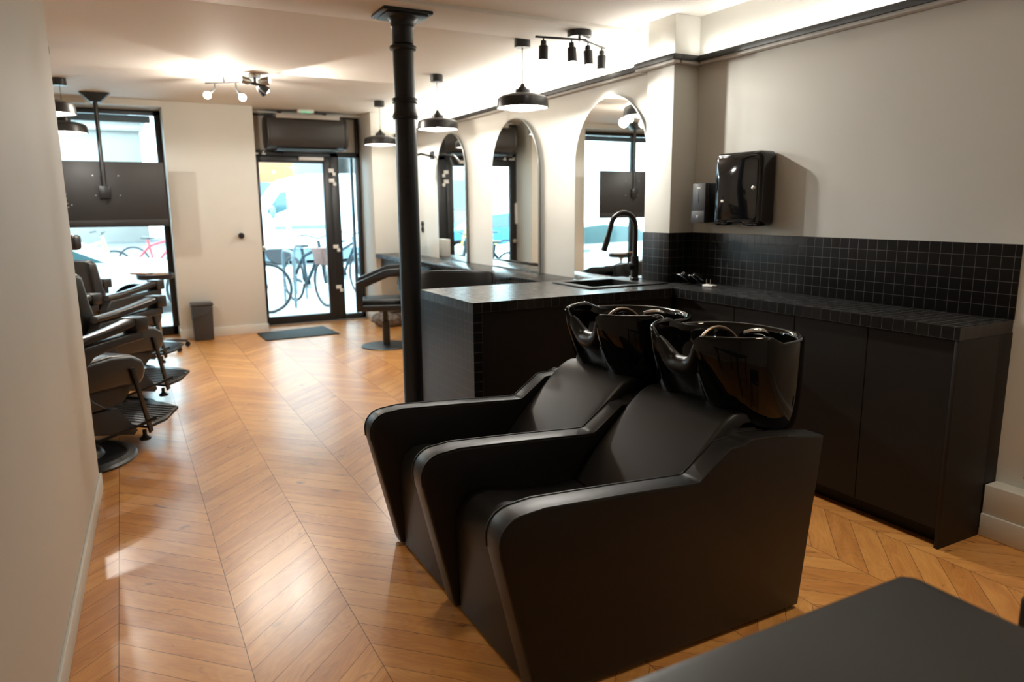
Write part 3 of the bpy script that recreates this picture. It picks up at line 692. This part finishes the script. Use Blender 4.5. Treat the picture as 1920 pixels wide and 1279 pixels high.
# ------------------------------------------------------------------ waste bin
t = thing('waste_bin', 'black plastic lidded bin against the facade wall', 'bin', (.68, 8.395, 0))
b = mb(); b.box(-.105, -.10, 0, .105, .09, .375, .012, 3)
for v in b.bm.verts:
    f = .9+.1*v.co.z/.375; v.co.x *= f; v.co.y *= f
b.build('bucket', PGREY, t)
mb().box(-.112, -.108, .373, .112, .10, .402, .01, 3).build('lid', PGREY, t)
mb().tube([(-.106, -.06, .34), (-.112, -.115, .25), (-.05, -.118, .27), (.05, -.118, .31), (.106, -.06, .34)], .005, 8).build('handle', PGREY, t)

# grey fur cushion heap
t = thing('fur_cushion', 'grey shaggy fur cushion on the floor beside the door', 'cushion', (2.72, 8.22, 0))
def fur(c, rx, ry, rz, seed, nm):
    b = mb(); b.ball((0, 0, 0), 1, 1, 1, 1, 40)
    for v in b.bm.verts:
        n_ = noise.noise(v.co*3.2+Vector((seed, 0, 0)))*.16+noise.noise(v.co*9+Vector((0, seed, 0)))*.08
        v.co *= 1+n_; v.co = Vector((c[0]+v.co.x*rx, c[1]+v.co.y*ry, max(0.002, c[2]+v.co.z*rz)))
    return b.build(nm, FUR, t, None, 80)
fur((0, 0, .085), .20, .17, .10, 1, 'cushion_body'); fur((.03, .02, .20), .15, .13, .06, 5, 'upper_fold')

# ------------------------------------------------------------------ salon chairs
def salon_chair():
    t = thing('salon_chair', 'x', 'salon chair', (0, 0, 0), group='salon chairs at the mirrors')
    mb().lathe([(0, 0), (.25, 0), (.255, .006), (.25, .012), (.05, .016), (0, .016)], n=48).build('base_plate', mat('base_plate_grey', (.03, .035, .04), .35, spec=.6), t)
    mb().lathe([(0, .015), (.038, .015), (.038, .26), (.028, .27), (.028, .42), (0, .42)], n=24).build('pedestal', MBLK, t)
    mb().tube([(.02, 0, .27), (.0, -.14, .28), (.0, -.19, .262)], [.008, .007, .012], 10).build('pump_lever', MBLK, t)
    mb().box(-.22, -.215, .40, .23, .215, .50, .03, 4).build('seat', LEATH, t)
    # arm loops, one each side
    for s in (-1, 1):
        y0, y1 = sorted((s*.24, s*.30))
        m_ = mb()
        outer = [(.27, .40), (.27, .68), (-.02, .80), (-.24, .81), (-.27, .44), (-.2, .40)]
        inner = [(.215, .455), (.215, .645), (-.04, .735), (-.16, .738), (-.17, .455)]
        # build the loop as four bars sharing corners
        m_.prism([(.27, .40), (.27, .68), (.205, .655), (.205, .40)], y0, y1, 'y', .008, 2)
        m_.prism([(.27, .68), (-.02, .80), (-.24, .815), (-.24, .735), (-.05, .73), (.205, .625), (.23, .60)], y0, y1, 'y', .008, 2)
        m_.prism([(.23, .40), (.23, .455), (-.25, .455), (-.25, .40)], y0, y1, 'y', .008, 2)
        m_.prism([(-.155, .42), (-.155, .77), (-.24, .79), (-.25, .42)], y0, y1, 'y', .008, 2)
        m_.build('arm_loop', LEATH, t)
    # wrap-round back band
    b = mb(); n = 24; rows = []
    for k in range(n+1):
        a = PI/2+PI*k/n; ca, sa = math.cos(a), math.sin(a)
        x = -.15+.20*math.copysign(abs(ca)**.7, ca); y = .30*math.copysign(abs(sa)**.7, sa)
        ix, iy = x*1.0+.05*abs(ca), y*.84
        zt_ = .815+.03*abs(ca)
        rows.append([b.bm.verts.new(p) for p in ((x, y, .60), (x-.012*abs(ca), y, zt_-.02), (x+.004, y*.98, zt_), (ix-.004, iy, zt_), (ix, iy, zt_-.02), (ix+.02, iy, .60))])
    for A_, B_ in zip(rows, rows[1:]):
        for i in range(6): b.bm.faces.new((A_[i], A_[(i+1) % 6], B_[(i+1) % 6], B_[i]))
    b.bm.faces.new(rows[0]); b.bm.faces.new(rows[-1][::-1]); bmesh.ops.recalc_face_normals(b.bm, faces=b.bm.faces)
    b.build('back_band', LEATH, t, None, 50)
    return t
c1 = salon_chair(); c1.location = (2.28, 7.0, 0); c1.rotation_euler = (0, 0, math.radians(161))
c1['label'] = 'black salon chair with open armrest, partly behind the iron column'
c2 = dup(c1, (2.31, 5.25, 0), math.radians(60), 'black salon chair behind the peninsula, its curved back showing')
for ch in c2.children:   # this chair is pumped higher
    if ch.name.startswith('pedestal'): ch.scale.z = 1.2
    elif not ch.name.startswith('base_plate'): ch.location.z += .078

# ------------------------------------------------------------------ pendants
def pendant():
    t = thing('pendant_lamp', 'x', 'pendant lamp', (0, 0, 0), group='black metal pendant lamps')
    mb().lathe([(0, 0), (.05, 0), (.054, -.004), (.054, -.055), (.050, -.06), (0, -.06)], n=32).build('canopy', MBLK, t)
    mb().tube([(0, 0, -.06), (0, 0, -.30)], .0028, 8).build('cord', MBLK, t)
    mb().lathe([(0, -.285), (.012, -.29), (.016, -.305), (.028, -.315), (.032, -.325), (.05, -.328), (.052, -.35), (0, -.352)], n=32).build('socket_cap', MBLK, t)
    sh = mb().lathe([(.05, -.352), (.10, -.358), (.15, -.372), (.168, -.385), (.174, -.41), (.176, -.447), (.173, -.448), (.171, -.41), (.163, -.388), (.145, -.378), (.05, -.36)], n=56).build('shade', MBLK, t)
    mb().lathe([(.168, -.44), (.166, -.41), (.158, -.392), (.14, -.383), (.04, -.366), (0, -.366)], n=56).build('shade_lining', SHADEIN, sh)
    mb().lathe([(0, -.366), (.02, -.37), (.03, -.39), (.034, -.405), (.03, -.42), (.018, -.43), (0, -.433)], n=24).build('bulb', BULB, t)
    return t
PL = [(2.475, 4.46, CZ, 'pendant lamp nearest, hanging over the styling counter by the pillar'), (2.47, 5.95, CZ, 'pendant lamp second along the styling counter, right of the column'),
      (2.50, 7.60, CZ, 'pendant lamp farthest along the mirrors, left of the column'), (-.35, 7.45, CZ, 'pendant lamp lower of the left pair, near the shop window'),
      (-.375, 6.05, CZ, 'pendant lamp upper of the left pair, cut by the left wall')]
p0 = pendant(); p0.location = PL[0][:3]; p0['label'] = PL[0][3]
for x, y, z, lb in PL[1:]: dup(p0, (x, y, z), None, lb)
for x, y, z, lb in PL: lamp('pendant_light', 'POINT', (x, y, z-.442), 19, NEUT, size=.02)

# ------------------------------------------------------------------ track spots on the beam
HEADS = []
def head(m_body, m_bulb, base, aim, drop=.05, sz=1.0):
    base = Vector(base); aim = Vector(aim).normalized()
    piv = base+Vector((0, 0, -drop))
    m_body.tube([base, piv], .005, 8)
    q = aim.to_track_quat('Z', 'Y').to_matrix().to_4x4(); mt = Matrix.Translation(piv) @ q
    m_body.lathe([(0, -.03*sz), (.017*sz, -.03*sz), (.018*sz, -.005*sz), (.029*sz, .002*sz), (.030*sz, .085*sz), (.026*sz, .087*sz), (.024*sz, .05*sz), (0, .048*sz)], n=24, mtx=mt)
    m_bulb.lathe([(0, .060*sz), (.022*sz, .062*sz), (.026*sz, .086*sz), (.024*sz, .098*sz), (.014*sz, .110*sz), (0, .113*sz)], n=20, mtx=mt)
    return piv+aim*.135
BZ = CZ-.02
t = thing('spot_rail', 'black jointed ceiling rail with four lit spot heads by the pillar', 'spotlight', (2.66, 4.05, BZ))
mb().lathe([(0, 0), (.075, 0), (.077, -.004), (.077, -.034), (.073, -.038), (0, -.038)], (2.66, 4.05, BZ), 40).build('canopy', MBLK, t, t.location)
mb().tube([(2.66, 4.05, BZ-.038), (2.66, 4.05, BZ-.062)], .008, 10).build('joint', MBLK, t, t.location)
r1 = mb().box(-.17, -.007, -.006, .17, .007, .006, .002)
bmesh.ops.transform(r1.bm, matrix=Matrix.Translation((2.515, 4.035, BZ-.06)) @ Matrix.Rotation(math.radians(-10), 4, 'Z'), verts=r1.bm.verts)
r1.build('rail', MBLK, t, t.location)
r1 = mb().box(-.16, -.007, -.006, .16, .007, .006, .002)
bmesh.ops.transform(r1.bm, matrix=Matrix.Translation((2.80, 4.10, BZ-.055)) @ Matrix.Rotation(math.radians(28), 4, 'Z'), verts=r1.bm.verts)
r1.build('rail', MBLK, t, t.location)
for (p, a, tgt, e) in [((2.40, 4.055, BZ-.066), (-.05, -.05, -1), (2.0, 2.6, .7), 34), ((2.585, 4.023, BZ-.066), (0, -.08, -1), (2.95, 2.4, 1.0), 40), ((2.735, 4.065, BZ-.062), (.05, -.05, -1), (2.9, 3.4, 1.3), 14), ((2.905, 4.155, BZ-.062), (.0, 0, -1), (3.0, 4.6, 1.2), 14)]:
    hb = mb(); bb = mb(); L = head(hb, bb, p, a, .045)
    ho = hb.build('spot_head', MBLK, t, t.location); bb.build('bulb', BULB, ho, t.location)
    lamp('rail_spot_light', 'SPOT', L, e, NEUT, tgt, .02, spot=95, blend=.7)

# spot bar and spotlight cluster near the middle of the ceiling
t = thing('spot_bar', 'black ceiling bar with two lit globe bulbs', 'spotlight', (.87, 6.75, 2.42))
a, b = Vector((.74, 6.88, 2.44)), Vector((1.02, 6.70, 2.44))
mb().tube([a, b], .006, 8).build('bar', MBLK, t, t.location)
mb().tube([(a+b)/2, (a+b)/2+Vector((0, 0, .05))], .008, 8).build('ceiling_stem', MBLK, t, t.location)
for p, d in ((a.lerp(b, .25), (-.75, 0, -.6)), (a.lerp(b, .8), (.55, -.1, -.8))):
    d = Vector(d).normalized(); q = p+Vector((0, 0, -.05))
    o = mb().tube([p, q, q+d*.055], [.006, .008, .015], 10).build('lamp_arm', MBLK, t, t.location)
    mb().ball(q+d*.085, .030, n=20).build('globe_bulb', BULB, o, t.location)
lamp('globe_light', 'POINT', (.86, 6.7, 2.28), 24, WARM, size=.04)
t = thing('spot_cluster', 'cluster of grey and black spotlights on the ceiling over the aisle', 'spotlight', (1.09, 6.55, CZ))
C0 = Vector((1.09, 6.55, CZ))
mb().lathe([(0, 0), (.05, 0), (.05, -.03), (0, -.03)], C0, 30).build('canopy', STEEL, t, C0)
mb().tube([C0, C0+Vector((0, 0, -.09))], .012, 12).build('stem', MBLK, t, C0)
mb().tube([C0+Vector((-.05, .0, -.07)), C0+Vector((.05, 0, -.09))], .012, 12).build('cross_arm', MBLK, t, C0)
for d in ((-.9, -.2, .10), (.85, -.35, .12), (.75, -.1, -.5), (.6, .3, -.6)):
    dv = Vector(d).normalized(); s0 = C0+Vector((0, 0, -.07))+dv*.03
    hb = mb(); bb = mb(); mt = Matrix.Translation(s0) @ dv.to_track_quat('Z', 'Y').to_matrix().to_4x4()
    hb.lathe([(0, 0), (.016, 0), (.03, .03), (.034, .09), (.030, .09), (.02, .04), (0, .035)], n=24, mtx=mt); bb.lathe([(0, .05), (.024, .055), (.028, .085), (0, .10)], n=20, mtx=mt)
    ho = hb.build('spot_head', STEEL if d[2] > 0 else MBLK, t, C0); bb.build('bulb', BULB, ho, C0)
lamp('cluster_light', 'SPOT', C0+Vector((-.14, -.03, -.09)), 36, WARM, C0+Vector((-1.2, -.35, .10)), .02, spot=66, blend=.25)
lamp('cluster_light', 'SPOT', C0+Vector((.14, -.06, -.09)), 60, WARM, C0+Vector((1.2, -.75, .10)), .02, spot=72, blend=.25)
lamp('cluster_light', 'SPOT', C0+Vector((.10, .05, -.22)), 38, NEUT, (1.9, 5.6, 0), .05, spot=120, blend=.6)

# wall spot beside the farthest mirror
t = thing('wall_spot', 'small black spot lamp projecting from the wall at the far mirror', 'wall lamp', (XM, 7.45, 1.93))
W0 = Vector((XM-.02, 7.45, 1.93))
mb().box(XM-.018, 7.41, 1.90, XM-.0005, 7.49, 1.98, .004).build('wall_plate', MBLK, t, (XM, 7.45, 1.93))
mb().tube([W0, W0+Vector((-.12, -.02, .02)), W0+Vector((-.20, -.05, 0))], .012, 10).build('arm', MBLK, t, (XM, 7.45, 1.93))
mb().lathe([(0, -.02), (.025, -.02), (.045, .05), (.048, .09), (.042, .09), (.03, .04), (0, .03)], n=28, mtx=Matrix.Translation(W0+Vector((-.22, -.02, 0))) @ Vector((-.5, .35, -.6)).to_track_quat('Z', 'Y').to_matrix().to_4x4()).build('lamp_head', MBLK, t, (XM, 7.45, 1.93))

# ------------------------------------------------------------------ hanging screen seen from behind
t = thing('hanging_screen', 'black back of a flat screen hung in the shop window', 'screen', (-.11, 8.2, CZ))
H0 = t.location
mb().prism([(-.24, 2.488), (.02, 2.488), (-.01, 2.455), (-.07, 2.40), (-.15, 2.40), (-.21, 2.455)], 8.14, 8.26, 'y', .004).build('ceiling_bracket', MBLK, t, H0)
mb().tube([(-.11, 8.2, 2.41), (-.112, 8.19, 1.55)], .02, 16).build('pole', MBLK, t, H0)
SCR = mat('screen_back', (.020, .018, .018), .5, bump=(60, .1, .001))
sb_ = mb().box(-.82, 8.205, 1.225, .43, 8.235, 1.855, .004).build('screen_back', SCR, t, H0)
mb().box(-.82, 8.199, 1.228, .428, 8.206, 1.292, .001).build('lower_rail', SCR, t, H0)
mb().box(-.16, 8.168, 1.50, -.065, 8.206, 1.62, .006).build('mount_plate', MBLK, t, H0)
for x, z in ((-.20, 1.72), (.02, 1.72), (-.19, 1.53), (.02, 1.53), (-.44, 1.545), (-.44, 1.50), (-.435, 1.455), (-.43, 1.42), (-.40, 1.44)):
    mb().lathe([(0, 0), (.007, 0), (.006, .004), (0, .005)], n=14, mtx=Matrix.Translation((x, 8.2055, z)) @ Matrix.Rotation(PI/2, 4, 'X')).build('screw', STEEL, sb_, H0)
mb().tube([(-.11, 8.18, 1.9), (-.135, 8.185, 1.7), (-.13, 8.185, 1.5), (-.10, 8.185, 1.45), (-.07, 8.185, 1.52)], .004, 8).build('cable', MBLK, t, H0)
mb().box(-.47, 8.2015, 1.46, -.45, 8.206, 1.53, .001).build('port_plate', PGREY, t, H0)

# ------------------------------------------------------------------ foreground table
t = thing('front_table', 'charcoal table with its corner reaching in at the bottom right', 'table', (.72, .28, 0))
b = mb().prism([(1.148-.018, .703), (1.148, .685), (1.148, -.15), (.25, -.15), (.25, .68), (.27, .70)], .715, .75, 'z', .006, 3)
b.build('top', BLACKF, t, (.72, .28, 0))
for x, y in ((.31, -.09), (1.09, -.09), (.31, .64), (1.09, .64)):
    mb().box(x-.02, y-.02, 0, x+.02, y+.02, .715, .003).build('leg', MBLK, t, (.72, .28, 0))
t = thing('stool', 'black stool back beside the front table, at the right edge', 'stool', (1.640, 0.553, 0))
mb().box(-.15, -.15, .45, .15, .15, .50, .02, 3).build('seat', PLAST, t)
mb().box(-.14, .10, .50, .14, .135, .62, .014, 3).build('backrest', PLAST, t)
for x in (-.12, .12):
    for y in (-.12, .12): mb().tube([(x, y, .455), (x*1.15, y*1.15, 0)], .012, 8).build('leg', MBLK, t)

# ------------------------------------------------------------------ the street outside
PAVE = mat('pavement', (.32, .325, .33), .8, noisec=(2.5, .12)); ROAD = mat('asphalt', (.17, .18, .19), .85, noisec=(4, .15))
o = mb().box(-9, 9.05, -.14, 16, 14.2, -.02).build('pavement', PAVE); o['kind'] = 'structure'
o = mb().box(-22, 14.2, -.20, 45, 48, -.12).build('road', ROAD); o['kind'] = 'structure'
tag(mb().box(-22, 17.6, -.12, 45, 18.0, .0, .01).build('kerb', mat('kerb_stone', (.6, .6, .6), .8)), 'pale stone kerb across the road', 'kerb')
STONE = mat('pale_limestone', (.30, .285, .265), .85, noisec=(1.5, .06)); WINB = mat('far_window', (.16, .22, .26), .3)
def house(x0, x1, y, h, label, roof=None, m=STONE, rows=(1.2, 4.0, 7.0)):
    t = thing('building', label, 'building', ((x0+x1)/2, y, -.12))
    mb().box(x0, y, -.12, x1, y+6, h, .02).build('facade_wall', m, t, t.location)
    mb().box(x0-.05, y-.25, h-.5, x1+.05, y+.1, h-.25, .02).build('cornice', m, t, t.location)
    n = max(2, int((x1-x0)/2.2))
    for r in rows:
        if r+1.6 > h-.6: continue
        for k in range(n):
            xc = x0+(k+.5)*(x1-x0)/n
            f = mb().box(xc-.6, y-.06, r-.1, xc+.6, y+.02, r+1.7, .01).build('window_surround', m, t, t.location)
            mb().box(xc-.45, y-.08, r, xc+.45, y-.05, r+1.55).build('pane', WINB, f, t.location)
    if roof: mb().prism([(x0-.3, h), (x1+.3, h), ((x0+x1)/2, h+roof)], y-.2, y+5.5, 'y').build('gable_roof', mat('zinc_roof', (.22, .26, .30), .6) if 'zinc_roof' not in bpy.data.materials else bpy.data.materials['zinc_roof'], t, t.location)
    return t
house(-10.5, 1.2, 40, 5.6, 'low pale house with gabled roof seen over the hung screen', 1.9, rows=(1.4,))
house(2.2, 9.6, 36, 12, 'tall pale stone building seen through the window and door')
house(10.2, 30, 33, 13, 'long pale stone building behind the white van', rows=(1.2, 3.1, 6.5))
t = thing('shop_awning', 'orange lit awning of a cafe beyond the van', 'awning', (7.2, 32, 0))
mb().prism([(31.9, 3.4), (32.9, 5.0), (32.9, 4.9), (31.9, 2.5), (31.85, 2.5)], 4.9, 6.6, 'x').build('canvas', mat('orange_canvas', (.36, .14, .06), .8), t, t.location)
mb().tube([(4.95, 32.05, -.1), (4.95, 32.05, 3.4)], .04, 8).tube([(6.55, 32.05, -.1), (6.55, 32.05, 3.4)], .04, 8).build('poles', MBLK, t, t.location)
for k in range(4): mb().ball((5.1+k*.45, 31.8, 3.6), .09, n=12).build('festoon_bulb', mat('festoon', (1, .7, .4), .5, emis=(1, .6, .25), es=6) if 'festoon' not in bpy.data.materials else bpy.data.materials['festoon'], t, t.location)
t = thing('street_lamp', 'grey steel street post outside the shop window', 'post', (.85, 14.6, -.12))
mb().lathe([(0, 0), (.16, 0), (.15, .3), (.13, .35), (.12, 6), (0, 6)], n=20).build('post', mat('post_grey', (.22, .27, .31), .5), t)

VANW = mat('van_white', (.74, .75, .76), .35); TYRE = mat('tyre', (.03, .03, .032), .8); CARG = mat('car_glass', (.06, .12, .13), .1); CARD = mat('car_trim', (.14, .22, .27), .5)
def wheel(m_t, x, y, r, wdt=.2): m_t.lathe([(0, -wdt/2), (r*.93, -wdt/2), (r, -wdt*.35), (r, wdt*.35), (r*.93, wdt/2), (0, wdt/2)], n=32, mtx=Matrix.Translation((x, y, r-.12)) @ Matrix.Rotation(PI/2, 4, 'X'))
t = thing('white_van', 'white panel van parked across the street, facing left', 'van', (6.2, 21.5, -.12))
VY = 20.6
body = [(3.22, .30), (3.18, .75), (3.24, 1.08), (3.40, 1.30), (3.90, 2.0), (4.15, 2.22), (4.6, 2.34), (9.1, 2.42), (9.2, 2.2), (9.2, .25)]
mb().prism(body, VY, VY+2.0, 'y', .07, 3).build('body', VANW, t, t.location)
mb().prism([(3.50, 1.33), (3.88, 1.84), (4.05, 1.88), (4.05, 1.38), (3.62, 1.22)], VY-.012, VY+.01, 'y', .003).build('side_window', CARG, t, t.location)
mb().box(3.68, VY-.02, .84, 3.98, VY, .94, .01).box(4.12, VY-.02, .84, 5.3, VY, .96, .01).box(6.6, VY-.02, .80, 8.2, VY, .92, .01).build('side_moulding', CARD, t, t.location)
mk = mb()
for (z, w_) in ((1.72, .16), (1.60, .12), (1.48, .16)): mk.box(4.42, VY-.008, z, 4.42+w_, VY, z+.02, .002)
mk.box(4.40, VY-.008, 1.49, 4.42, VY, 1.73, .002).build('side_mark', mat('pale_grey_mark', (.55, .6, .6), .5), t, t.location)
for x in (3.78, 8.2):
    m_ = mb(); wheel(m_, x, VY+.12, .36); m_.build('wheel', TYRE, t, t.location)
mb().box(3.5, VY+.05, -.02, 9.1, VY+1.9, .28).build('chassis', CARD, t, t.location)
mb().ball((3.62, VY-.22, 1.32), .12, .6, 1, 1.5, 16).build('wing_mirror', CARD, t, t.location)

def car(x0, y0, flip, paint, name, label, L=3.9):
    t = thing(name, label, 'car', (x0+L/2, y0+.85, -.12)); s = -1 if flip else 1
    X = lambda u: x0+(L-u if flip else u)
    pr = [(0, .28), (.02, .62), (.25, .82), (.85, .88), (1.60, 1.28), (2.3, 1.36), (3.0, 1.30), (3.6, .98), (3.86, .88), (3.9, .30)]
    mb().prism([(X(u*L/3.9), z-.12) for u, z in pr], y0, y0+1.7, 'y', .08, 3).build('body', paint, t, t.location)
    mb().prism([(X(u*L/3.9), z-.12) for u, z in ((1.02, .90), (1.66, 1.23), (2.25, 1.29), (2.95, 1.23), (3.35, .95))], y0-.006, y0+.02, 'y', .003).build('side_glass', CARG, t, t.location)
    for u in (.72, 3.15):
        m_ = mb(); wheel(m_, X(u*L/3.9), y0+.10, .30); wo_ = m_.build('wheel', TYRE, t, t.location)
        mb().lathe([(0, 0), (.17, 0), (.18, .01), (.06, .02), (0, .02)], n=24, mtx=Matrix.Translation((X(u*L/3.9), y0-.002, .18)) @ Matrix.Rotation(PI/2, 4, 'X')).build('hubcap', STEEL, wo_, t.location)
    mb().ball((X(.16), y0+.12, .56), .12, 1, .6, .6, 16).build('headlamp', mat('lamp_glass', (.6, .75, .75), .15) if 'lamp_glass' not in bpy.data.materials else bpy.data.materials['lamp_glass'], t, t.location)
    mb().box(X(1.9)-.10, y0-.02, .66, X(1.9)+.10, y0-.002, .69, .004).build('door_handle', CARD, t, t.location)
    return t
car(-3.15, 11.0, True, VANW, 'white_car', 'white car parked close outside the shop window', 3.95).scale.z = .92
car(-5.2, 19.6, True, mat('car_blue', (.02, .22, .42), .3), 'blue_car', 'bright blue car across the street behind the barber chairs', 4.2)

# bicycles
BK = mat('bike_teal_black', (.02, .035, .045), .6, spec=.3)
def bike(x, y, rz, label, frame=BK, basket=False):
    t = thing('bicycle', label, 'bicycle', (x, y, -.02), rz, 'bicycles parked on the pavement')
    for nmw, cx_ in (('rear_wheel', -.5), ('front_wheel', .5)):
        ring = [(cx_+.33*math.cos(a), 0, .345+.33*math.sin(a)) for a in [2*PI*k/36 for k in range(36)]]
        wo_ = mb().tube(ring, .021, 8, closed=True).build(nmw, TYRE, t)
        sp = mb()
        for k in range(12):
            a = 2*PI*k/12; sp.tube([(cx_, 0, .345), (cx_+.32*math.cos(a), 0, .345+.32*math.sin(a))], .002, 4)
        sp.build('spokes', STEEL, wo_)
    f = mb()
    pts = [((-.5, 0, .345), (-.08, 0, .30)), ((-.08, 0, .30), (-.18, 0, .82)), ((-.5, 0, .345), (-.15, 0, .70)), ((-.08, 0, .30), (.36, 0, .78)), ((-.15, 0, .70), (.35, 0, .85)), ((.5, 0, .345), (.34, 0, .95))]
    for a, b in pts: f.tube([a, b], .025, 8)
    f.build('frame', frame, t)
    mb().box(-.30, -.06, .84, -.06, .06, .88, .015).build('saddle', MBLK, t)
    mb().tube([(.24, -.28, 1.02), (.33, -.2, 1.04), (.33, 0, .98), (.33, .2, 1.04), (.24, .28, 1.02)], .012, 8).build('handlebar', MBLK, t)
    mb().lathe([(0, -.01), (.09, -.01), (.09, .01), (0, .01)], n=20, mtx=Matrix.Translation((-.08, .03, .30)) @ Matrix.Rotation(PI/2, 4, 'X')).tube([(-.08, .05, .30), (.02, .05, .18), (.02, .12, .18)], .01, 6).tube([(-.08, -.05, .30), (-.18, -.05, .42), (-.18, -.12, .42)], .01, 6).build('crankset', STEEL, t)
    if basket:
        b_ = mb().box(.42, -.17, .62, .72, .17, .86, .01)
        for v in b_.bm.verts:
            if v.co.z < .7: v.co.x = .57+(v.co.x-.57)*.8; v.co.y *= .8
        b_.build('basket', mat('basket_brown', (.16, .08, .065), .8, noisec=(40, .3)), t)
    return t
bike(2.42, 11.0, math.radians(-75), 'bicycle with a brown basket leaning at the rack outside the door', basket=True)
bike(1.22, 10.45, math.radians(-25), 'bicycle at the left edge of the door glass, wheel showing')
bike(3.3, 12.2, math.radians(-80), 'bicycle seen through the narrow side glass of the door')
bike(-.65, 15.1, math.radians(20), 'yellow framed bicycle beyond the white car', mat('bike_yellow', (.70, .60, .15), .4))
bike(.6, 16.4, math.radians(-30), 'red bicycle beyond the white car, beside the street post', mat('bike_red', (.70, .05, .06), .4))
for x, y, lb in ((2.12, 10.6, 'thin steel bike rack hoop, left one outside the door'), (2.50, 11.6, 'thin steel bike rack hoop, right one outside the door')):
    t = thing('bike_rack', lb, 'bike rack', (x, y, -.02))
    mb().tube([(0, 0, 0), (0, 0, .70), (0, .05, .78), (0, .14, .80), (0, .62, .80), (0, .71, .78), (0, .76, .70), (0, .76, 0)], .02, 10).build('hoop', mat('rack_steel', (.12, .16, .18), .5) if 'rack_steel' not in bpy.data.materials else bpy.data.materials['rack_steel'], t)
